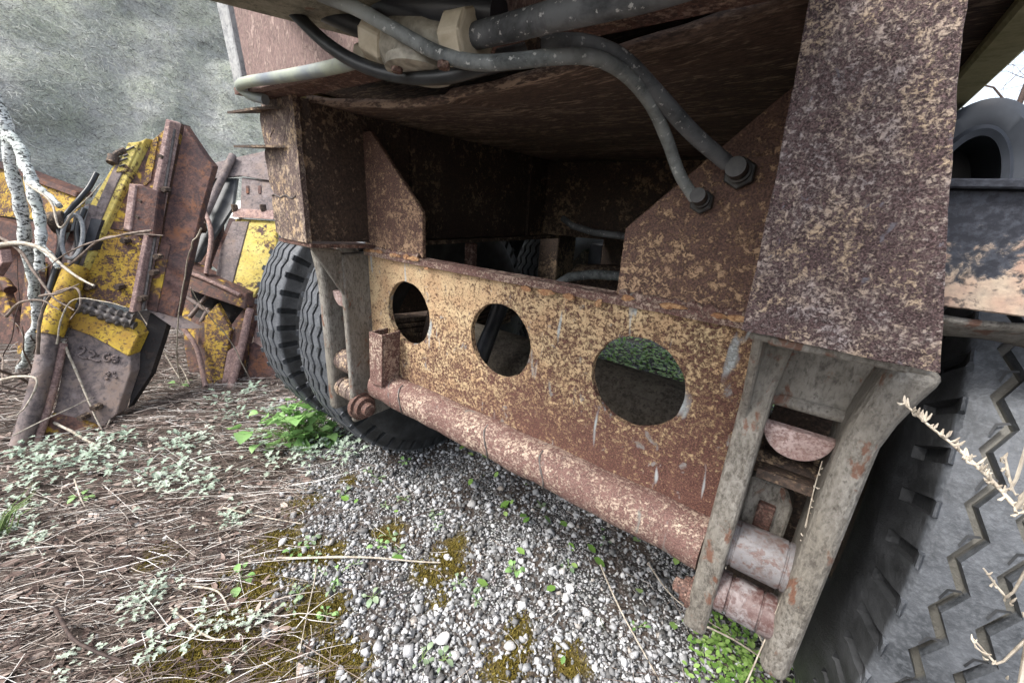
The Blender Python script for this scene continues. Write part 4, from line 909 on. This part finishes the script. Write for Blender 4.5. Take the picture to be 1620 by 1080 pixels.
stalks = [  # ground stalks: (px,py,height above ground m)
 ([(100,540,.34),(130,610,.17),(163,682,.0)], .0055, 'thick pale straw leaning against the numbered plate of the loader arm'),
 ([(206,600,.16),(186,640,.07),(165,680,0)], .005, 'short pale straw propped at the right foot of the loader arm'),
 ([(78,664,.05),(130,692,.03),(190,724,.0)], .006, 'thick pale straw lying before the yellow tip of the loader arm'),
 ([(10,660,.1),(120,632,.1),(230,608,.1),(330,590,.03)], .003, 'long thin straw stretched across the front of the loader arm'),
 ([(20,690,.08),(110,645,.12),(180,620,.1),(260,612,.02)], .0025, 'fine dry stem crossing the lower plate of the loader arm'),
 ([(285,606,.0),(280,560,.2),(285,480,.5),(300,400,.75),(318,360,.9)], .003, 'tall thin dry stem rising between the loader arm and the cab wreck'),
 ([(290,608,.0),(262,560,.12),(225,500,.3),(205,470,.42)], .003, 'dry stem bending over the dark gap beside the loader arm'),
 ([(300,608,.0),(282,575,.08),(240,545,.2),(222,530,.27)], .0028, 'wispy dry stem with seed heads before the dark gap'),
 ([(395,600,.0),(365,540,.25),(330,500,.42),(300,455,.6)], .0028, 'dry stem leaning across the cab wreck leg'),
 ([(438,882,.012),(520,882,.018),(610,883,.014),(696,890,.008)], .0035, 'long pale stem lying across the moss and gravel'),
 ([(350,802,.015),(420,818,.02),(478,828,.01)], .003, 'curved pale stem lying at the edge of the moss'),
 ([(86,962,.02),(110,1006,.03),(150,1030,.025),(200,1050,.01)], .0045, 'dark bent twig lying in the straw'),
 ([(300,925,.01),(345,935,.03),(362,965,.012)], .003, 'curled pale root lying between straw and moss'),
 ([(270,960,.012),(320,1000,.015),(358,1012,.012)], .003, 'forked pale root lying beside the moss'),
 ([(118,758,.05),(130,790,.02),(142,815,.0)], .003, 'short upright pale stem in the straw'),
 ([(1122,832,.18),(1150,905,.1),(1190,985,.05),(1240,1078,.0)], .0030, 'pale grass stalk leaning over the lower roller'),
 ([(1100,985,.02),(1160,1010,.05),(1220,1050,.03),(1260,1085,.0)], .0025, 'pale grass stalk lying below the lower roller'),
 ([(950,892,.03),(975,950,.03),(1005,1005,.02),(1045,1075,.0)], .0025, 'thin pale stalk curving over the gravel below the tube'),
 ([(1024,890,.05),(1060,940,.04),(1110,975,.03),(1200,1030,.0)], .0022, 'thin pale stalk running from the tube to the hanger foot'),
 ([(500,895,.01),(475,1030,.01)], .0018, 'fine straight straw lying on the gravel'),
 ([(640,820,.01),(700,805,.015),(745,800,.008)], .002, 'fine dark twig lying by a white pebble')]
for i, (q, r, lab) in enumerate(stalks):
    pts = []
    for a, b, h in q: pts.append(AZ(a, b, G+h/S))
    if len(pts) == 2: pts.insert(1, (pts[0]+pts[1])/2)
    pts[-1].z = min(pts[-1].z, .006) if q[-1][2] < .005 else pts[-1].z
    tag(wig(pts, r, None, sd=i*3, jit=.004, taper=.6).build('dry_stalk', M['twig_dark'] if 'dark' in lab and 'twig' in lab else M['stalk'], None, smooth=60), lab, 'stalk')
# weeds standing before the right tyre
def weed_stalk(q, r, lab, side=8, base=None):
    pts = [AY(a, b, y) for a, b, y in q]
    if base is not None: pts.append(base)
    root = empty('dry_weed', Vector((pts[-1].x, pts[-1].y, 0)), lab, 'weed')
    wig(pts[::-1], r, None, sd=side, jit=.003, taper=.45).build('stem', M['stalk'], root, smooth=60)
    P = smooth_path(pts[:len(q)], 6)
    mb = MB()
    for k in range(side*5):
        c = P[int(rnd.random()*(len(P)-1))]; d = Vector((rnd.gauss(0,1), rnd.gauss(0,1), rnd.gauss(.3,1))).normalized()*rnd.uniform(.002,.006)
        mb.tube([c, c+d*.6, c+d+Vector((0,0,.002))], [.0005,.0009,.0003], 5)
    mb.build('seed_heads', M['stalk'], root, smooth=60)['kind'] = 'stuff'
weed_stalk([(1432,638,-1.5),(1470,672,-1.52),(1510,705,-1.55),(1560,752,-1.6),(1605,802,-1.65),(1650,858,-1.7)], .0015, 'frosty white dry weed with seed heads leaning across the tyre tread', 14, W(5.0,-2.0,G))
weed_stalk([(1588,725,-1.3),(1600,770,-1.32),(1640,830,-1.4)], .0016, 'fine pale weed tip in front of the tyre shoulder', 4, W(5.3,-1.9,G))
weed_stalk([(1555,900,-1.2),(1590,945,-1.2),(1650,990,-1.25)], .0014, 'thin pale grass blade crossing the zigzag tread groove', 2, W(5.2,-1.5,G))
weed_stalk([(1535,1010,-1.2),(1570,1050,-1.2),(1620,1100,-1.25)], .0014, 'thin pale grass blade low against the zigzag tread', 2, W(4.8,-1.4,G))
weed_stalk([(1302,728,-.3),(1290,770,-.3),(1275,830,-.32),(1262,880,-.35)], .0012, 'dry forked twig caught in the hanger opening', 2, W(3.42,-.35,G))

tw = random.Random(21)
for i in range(16):
    bx_, by_ = tw.uniform(-15, 95), tw.uniform(560, 640); P0 = AZ(bx_, by_); P0.z = .004; L_ = tw.uniform(.25, .6); a = tw.uniform(0, 2*PI)
    d = Vector((math.cos(a)*.7, math.sin(a)*.7, tw.uniform(.15, .9))).normalized(); b_ = Vector((tw.gauss(0,.2), tw.gauss(0,.2), tw.uniform(-.1,.3)))
    mb = wig([P0, P0+d*L_*.5, P0+(d+b_*.5)*L_, P0+(d+b_)*L_*1.4], tw.uniform(.003, .006), None, sd=i*5, jit=.012, taper=.4)
    for k in range(3):
        q = P0+(d+b_*.4)*L_*tw.uniform(.4, 1.1); e = Vector((tw.gauss(0,1), tw.gauss(0,1), tw.gauss(.3,.6))).normalized()*L_*.35
    tag(mb.build('dead_twig', M['twig_dark'] if i % 2 else M['twig'], None, smooth=60), 'fine dead twig in the tangle at the foot of the birch limb', 'twig', 'twigs at the foot of the birch limb')
# rust flakes curling along the flange
fk = random.Random(5)
for i in range(26):
    x = fk.choice((-1, 1))*fk.uniform(1.55, 2.75) if i % 3 else fk.uniform(-2.6, 2.7); z = .90 if abs(x) > 1.5 else .80
    c = W(x, -.075-.0*fk.random(), z-.02*fk.random()); w_ = fk.uniform(.04, .12)*S; h_ = fk.uniform(.02, .05)*S
    pts = [c+Vector((w_*math.cos(t_)*fk.uniform(.7,1.2), -.004*fk.random(), h_*math.sin(t_)*fk.uniform(.7,1.2))) for t_ in np.linspace(0, 2*PI, 8)[:-1]]
    MB().slab(pts, (0, .0015, 0)).build('rust_flake', M['flake'], beam)
# ================================================================== PLANTS
def leaf_mesh(name, kind, mat):
    if kind == 'heart':
        o_ = [(0,0),(.16,-.06),(.34,-.02),(.46,.14),(.48,.34),(.38,.58),(.2,.82),(0,1)]
    elif kind == 'oval': o_ = [(0,0),(.12,.08),(.24,.3),(.27,.55),(.18,.82),(0,1)]
    else: o_ = [(0,0),(.05,.2),(.3,.32),(.12,.42),(.34,.62),(.12,.68),(.16,.9),(0,1)]
    V = [(x, y, -.30*x*x+.1*math.sin(y*3)-.22*y*y + (.35*x)) for x, y in o_]; n = len(o_)
    V += [(-x, y, -.30*x*x+.1*math.sin(y*3)-.22*y*y + (.35*x)) for x, y in o_[1:-1]]
    Fq = []
    # midrib at x=0: add middle points
    mid = len(V); ymid = [y for x, y in o_[1:-1]]; V += [(0, y, .1*math.sin(y*3)-.22*y*y) for y in ymid]
    m = len(ymid)
    Fq += [(0, 1, mid), (0, mid, n)]
    for i in range(m-1): Fq += [(1+i, 2+i, mid+i+1, mid+i), (mid+i, mid+i+1, n+i+1, n+i)]
    Fq += [(m, n-1, mid+m-1), (mid+m-1, n-1, n+m-1)]
    me = bpy.data.meshes.new(name); me.from_pydata(V, [], Fq); me.materials.append(mat); me.polygons.foreach_set('use_smooth', [True]*len(me.polygons)); return me
def leaf_mat(name, a, b):
    t = NT(name); c = t.mix(t.obj_rand(), a, b); c = t.mix(t.math('MULTIPLY', t.ramp(t.noise(6, 4), [(.4, 0.), (.7, 1.)]), .35), c, b)
    m = t.done(c, .5, 0, None, .4); t.b.inputs['Transmission Weight'].default_value = 0
    tr = t.n.new('ShaderNodeBsdfTranslucent'); t.L(c, tr.inputs['Color']); mx = t.n.new('ShaderNodeMixShader'); mx.inputs[0].default_value = .3
    out = [q for q in t.n if q.type == 'OUTPUT_MATERIAL'][0]; t.L(t.b.outputs[0], mx.inputs[1]); t.L(tr.outputs[0], mx.inputs[2]); t.L(mx.outputs[0], out.inputs['Surface']); return m
M['leaf'] = leaf_mat('leaf_green', (.16,.33,.09), (.32,.52,.2))
M['leaf_pale'] = leaf_mat('leaf_pale', (.17,.27,.14), (.33,.42,.27))
M['leaf_silver'] = leaf_mat('leaf_silver', (.28,.37,.28), (.5,.57,.47))
M['stem_green'] = simple('stem_green', (.1,.16,.05), (.2,.26,.1), 40, .6, .0002)
LM = {k: leaf_mesh('leaf', k, M[m_]) for k, m_ in (('heart', 'leaf'), ('oval', 'leaf_pale'), ('lacy', 'leaf_silver'))}
LMY = leaf_mesh('leaf', 'oval', M['leaf'])
def put_leaf(root, me, loc, yaw, pitch, roll, size, wid=1.):
    o = bpy.data.objects.new('leaf', me); C.objects.link(o); o.parent = root; o.location = loc
    o.rotation_euler = (pitch, roll, yaw); o.scale = (size*wid, size, size); return o
# leafy plant by the tyre
base = AZ(478, 696); PL = empty('leafy_plant', Vector((base.x, base.y, 0)), 'bright green heart-leaved plant growing against the dual tyres', 'plant')
stems = MB()
view = (CAM-base); view.z = 0; view.normalize(); lat = Vector((-view.y, view.x, 0))
for k in range(125):
    px = 478+rnd.gauss(-6, 30); py = rnd.uniform(618, 712)
    hgt = max(.01, (708-py)/100*.20*rnd.uniform(.85, 1.1)); tgt = base + lat*((px-478)/100*.27)*-1 + view*rnd.uniform(-.05, .09); tgt.z = hgt
    if (tgt-base).xy.length > .24: continue
    yaw = math.atan2(view.y, view.x)-PI/2+rnd.gauss(0, .9)
    put_leaf(PL, LM['heart'], tgt-Vector((base.x, base.y, 0)), yaw, rnd.uniform(-.2, .9), rnd.gauss(0, .35), rnd.uniform(.03, .058), 1.1)
    b0 = Vector((base.x+rnd.gauss(0,.03), base.y+rnd.gauss(0,.03), -.005))
    stems.tube(smooth_path([b0, (b0+tgt)/2+Vector((0,0,.03)), tgt], 3), .0014, 5)
stems.build('stems', M['stem_green'], PL, smooth=60)
# seedlings on the gravel
def seedling(px, py, n, size, me, lab, cat, grp, spread=.6):
    b_ = AZ(px, py); b_.z = gh(b_.x, b_.y); r_ = empty('seedling', b_, lab, cat, grp); mb = MB()
    for k in range(n):
        a = 2*PI*k/n+rnd.gauss(0, .35); rr = size*spread*rnd.uniform(.3, 1.1); hgt = size*rnd.uniform(.15, .7)
        tip = Vector((math.cos(a)*rr, math.sin(a)*rr, hgt)); mb.tube([b_, b_+tip*.55+Vector((0,0,hgt*.35)), b_+tip], [.0012,.0011,.0009], 5)
        put_leaf(r_, me, tip, a-PI/2, rnd.uniform(-.35, .45), rnd.gauss(0, .25), size*rnd.uniform(.65, 1.15), rnd.uniform(1., 1.5))
    mb.build('stems', M['stem_green'], r_, smooth=60)
def lacy_label(a, b_):
    if b_ < 668: return 'silvery feathery weed growing between the cab wreck and the dual tyres'
    if a > 400 and b_ < 760: return 'silvery feathery weed beside the heart-leaved plant'
    if b_ < 775 and a < 215: return 'silvery feathery weed in front of the loader arm foot'
    if b_ < 775: return 'silvery feathery weed in the straw between loader arm and heart-leaved plant'
    if a > 215: return 'small feathery weed where the straw meets the moss'
    return 'silvery feathery weed out in the straw near the grass tuft'
def seed_label(a, b_):
    P = AZ(a, b_); m_ = moss_w(P.x, P.y)
    if m_ > .1: return 'small green seedling growing in a moss cushion'
    if b_ < 800: return 'small green seedling in the gravel just before the dual tyres'
    if a > 840: return 'small green seedling under the edge of the rusty tube'
    return 'small green seedling with oval leaflets out on the open gravel'
SEED = [(470,872),(492,858),(508,905),(528,932),(472,942),(536,912),(590,945),(688,812),(692,832),(632,870),(600,862),(618,846),(726,925),(760,930),(754,952),(815,905),(858,805),(900,896),(668,1042),(702,1046),(640,732),(582,748),(597,757),(545,785),(640,790),(516,970),(465,960),(500,880),(560,895),(610,800),(1010,990),(955,860)]
for i, (a, b_) in enumerate(SEED):
    seedling(a, b_, rnd.choice((4, 5, 6, 7)), rnd.uniform(.012, .021), LM['oval'] if i % 5 else LMY, seed_label(a, b_), 'seedling', 'seedlings in the gravel', 1.0)
for a, b_, s_, lab in ((285,610,.035,'lone round-leaved green seedling below the dark gap of the loader arm'), (380,918,.028,'green seedling with pointed leaves at the edge of the moss'), (130,790,.026,'round pale green leaf pair sprouting in the straw')):
    seedling(a, b_, 5, s_, LMY, lab, 'seedling', None, .9)
# silvery lacy weeds in the straw
LACY = [(40,722),(90,712),(175,748),(235,758),(282,712),(308,700),(300,742),(262,768),(428,738),(470,722),(30,815),(58,862),(225,962),(252,1022),(130,1045),(150,720),(352,642),(398,625),(440,655),(125,738),(18,790),(376,662),(330,770),(545,725),(530,700),(500,725),(410,700),(10,845),(340,985),(395,1000),(250,935),(365,830),(205,700),(70,745)]
for i, (a, b_) in enumerate(LACY):
    b0 = AZ(a, b_); b0.z = gh(b0.x, b0.y); r_ = empty('lacy_weed', b0, lacy_label(a, b_), 'weed', 'feathery weeds in the straw')
    mb = MB(); sc_ = 1.0 if b_ < 800 else .7
    for k in range(rnd.randint(26, 44)):
        aa = rnd.uniform(0, 2*PI); rr = abs(rnd.gauss(0, .05))*sc_; c = b0+Vector((math.cos(aa)*rr, math.sin(aa)*rr, rnd.uniform(.010, .045)*sc_))
        Mx = Matrix.Translation(c) @ Matrix.Rotation(aa-PI/2+rnd.gauss(0,.6), 4, 'Z') @ Matrix.Rotation(rnd.uniform(-.2,.9), 4, 'X') @ Matrix.Scale(rnd.uniform(.015,.034)*sc_, 4)
        mb.add([Mx @ q.co for q in LM['lacy'].vertices], [tuple(q.vertices) for q in LM['lacy'].polygons])
    mb.build('foliage', M['leaf_silver'], r_)
# grass tuft at far left
b0 = AZ(5, 845); b0.z = 0; gt = empty('grass_tuft', b0, 'dark green grass tuft in the straw', 'grass tuft')
mb = MB()
for k in range(26):
    a = rnd.uniform(0, 2*PI); L_ = rnd.uniform(.06, .15); d = Vector((math.cos(a)*.5, math.sin(a)*.5, 1)).normalized()
    p0 = b0+Vector((rnd.gauss(0,.012), rnd.gauss(0,.012), 0)); mb.tube([p0, p0+d*L_*.6, p0+d*L_+Vector((math.cos(a), math.sin(a), -.3))*L_*.25], [.002,.0017,.0004], 4)
mb.build('blades', M['stem_green'], gt, smooth=60)
# bright creeping cover by the hanger foot and beyond the beam
def cover(name, cxy, spread, n, lab, size=(.004, .009)):
    pos = np.stack([nrnd.normal(cxy[0], spread[0], n), nrnd.normal(cxy[1], spread[1], n)], -1)
    z = np.array([gh(*q) for q in pos]) + nrnd.uniform(.004, .022, n)
    tv = np.array([[0,-1,0],[.6,-.3,.1],[.55,.5,.12],[0,1,0],[-.55,.5,.12],[-.6,-.3,.1]]); tf = np.array([[0,1,2],[0,2,3],[0,3,4],[0,4,5]])
    az_ = nrnd.uniform(0, 2*PI, n); tl = nrnd.normal(0, .4, n); ca, sa, ct, st = np.cos(az_), np.sin(az_), np.cos(tl), np.sin(tl)
    Rm = np.zeros((n, 3, 3)); Rm[:, 0, 0] = ca; Rm[:, 0, 1] = -sa*ct; Rm[:, 0, 2] = sa*st; Rm[:, 1, 0] = sa; Rm[:, 1, 1] = ca*ct; Rm[:, 1, 2] = -ca*st; Rm[:, 2, 1] = st; Rm[:, 2, 2] = ct
    sc = nrnd.uniform(*size, n); V, Fi = scatter(tv, tf, np.concatenate([pos, z[:, None]], 1), Rm, np.stack([sc]*3, -1))
    return tag(stuff_mesh(name, V, Fi, M['cover'], ''), lab, 'ground cover', kind='stuff')
M['cover'] = rand_mat('cover_leaf', [(0., (.07,.15,.03)), (.5, (.15,.27,.055)), (1., (.28,.4,.13))], .5)
c1 = AZ(1160, 1045); cover('creeping_cover', (c1.x, c1.y), (.045, .055), 480, 'bright yellow green creeping leaves below the hanger foot')
c2 = AZ(1075, 600); cover('far_cover', (c2.x, c2.y), (.5, .6), 5000, 'green leaves on the ground beyond the trailer beam', (.008, .02))

# ================================================================== PEBBLES
t = NT('pebble_stone'); pn = t.noise(70, 5, .6); pc = t.mix(t.obj_rand(), (.42,.41,.4), (.72,.72,.71))
M['pebble'] = t.done(t.mix(t.math('MULTIPLY', t.ramp(pn, [(.45, 0.), (.7, 1.)]), .45), pc, (.3,.28,.26)), .8, 0, t.bump(pn, .5, .001), .3)
def pebble_mesh(sd):
    v, f = ico(2); me = bpy.data.meshes.new('pebble')
    V = [tuple(Vector(q)*(1+.45*mnoise.noise(Vector(q)*1.3+Vector((sd*7, 0, 0)))+.16*mnoise.noise(Vector(q)*3+Vector((0, sd, 0))))) for q in v]
    me.from_pydata(V, [], f.tolist()); me.materials.append(M['pebble']); me.polygons.foreach_set('use_smooth', [sd < 2]*len(me.polygons)); return me
PM = [pebble_mesh(k) for k in range(6)]
PEB = [(746,796,9),(902,832,7),(701,1013,13),(823,911,8),(825,963,10),(901,934,9),(807,1028,10),(895,952,9),(949,985,8),(920,985,7),(929,972,9),(707,880,7),(825,889,7),(447,860,8),(484,1063,11),(640,998,7),(720,1040,9),(660,960,6),(560,1010,6),(590,1000,7),(870,870,6),(770,985,6),(600,1050,7),(690,960,6),(760,880,6),(985,910,6),(1000,1040,7),(850,1050,8),(545,1070,8),(940,1060,7),(110,925,7),(228,855,6),(262,852,6),(620,760,4),(700,760,5),(780,830,5)]
for i, (a, b_, r) in enumerate(PEB):
    P = AZ(a, b_); P.z = gh(P.x, P.y); s_ = r*.78*depth_of(P)/FPX
    o = bpy.data.objects.new('pebble', PM[i % 6]); C.objects.link(o); o.location = P+Vector((0,0,s_*.45)); o.scale = (s_*rnd.uniform(.9,1.3), s_*rnd.uniform(.8,1.1), s_*rnd.uniform(.6,.85)); o.rotation_euler = (rnd.gauss(0,.2), rnd.gauss(0,.2), rnd.uniform(0,6))
    if i == 0: tag(o, 'smooth white egg-shaped pebble beside the fine dark twig', 'pebble', 'pebbles')
    elif i == 1: tag(o, 'round tan pebble at the shaded foot of the rusty tube', 'pebble', 'pebbles')
    elif a < 300: tag(o, 'grey pebble lying in the straw', 'pebble', 'pebbles')
    elif moss_w(P.x, P.y) > .05: tag(o, 'pale pebble lying on a moss cushion', 'pebble', 'pebbles')
    else: tag(o, 'pale pebble larger than the open gravel around it', 'pebble', 'pebbles')

# ================================================================== BARE TREE beyond the mudguard
def bare_tree(base, height, lab, seed, lean):
    rr = random.Random(seed); T = empty('bare_tree', base, lab, 'tree', None); trunk = MB(); crown = MB()
    P = [base+Vector((0,0,-.05)), base+lean*.3+Vector((0,0,height*.35)), base+lean*.7+Vector((0,0,height*.7)), base+lean+Vector((0,0,height))]
    P = smooth_path(P, 5); trunk.tube(P, [lerp(.07, .02, i/(len(P)-1)) for i in range(len(P))], 8)
    def br(p, d, L_, r, lev):
        pts = [p]; q = p; dd = d
        for k in range(4):
            dd = (dd+Vector((rr.gauss(0,.22), rr.gauss(0,.22), rr.gauss(.04,.18)))).normalized(); q = q+dd*L_/4; pts.append(q)
        crown.tube(pts, [r*(1-.17*k) for k in range(5)], 5)
        if lev: 
            for k in range(rr.randint(3, 5)):
                s_ = rr.choice(pts[1:]); d2 = (dd+Vector((rr.gauss(0,.8), rr.gauss(0,.8), rr.gauss(0,.6)))).normalized(); br(s_, d2, L_*rr.uniform(.45,.75), r*.5, lev-1)
    for k in range(22):
        s_ = P[rr.randint(4, len(P)-1)]; a = rr.uniform(0, 2*PI); br(s_, Vector((math.cos(a), math.sin(a), rr.uniform(.0,.7))).normalized(), height*rr.uniform(.18,.36), .018, 2)
    trunk.build('trunk', M['twig_dark'], T, smooth=60); crown.build('crown', M['twig_dark'], T, smooth=60)
for (px, dist, h_, lab, sd) in ((1640,9.,7.,'leafless grey tree beyond the mudguard',4), (1560,14.,9.,'taller leafless tree standing behind the nearer bare one',9)):
    d = ray(px, 300); d.z = 0; d.normalize(); bp_ = Vector((CAM.x, CAM.y, 0))+d*dist; bare_tree(bp_, h_, lab, sd, Vector((rnd.gauss(0,.4), rnd.gauss(0,.4), 0)))
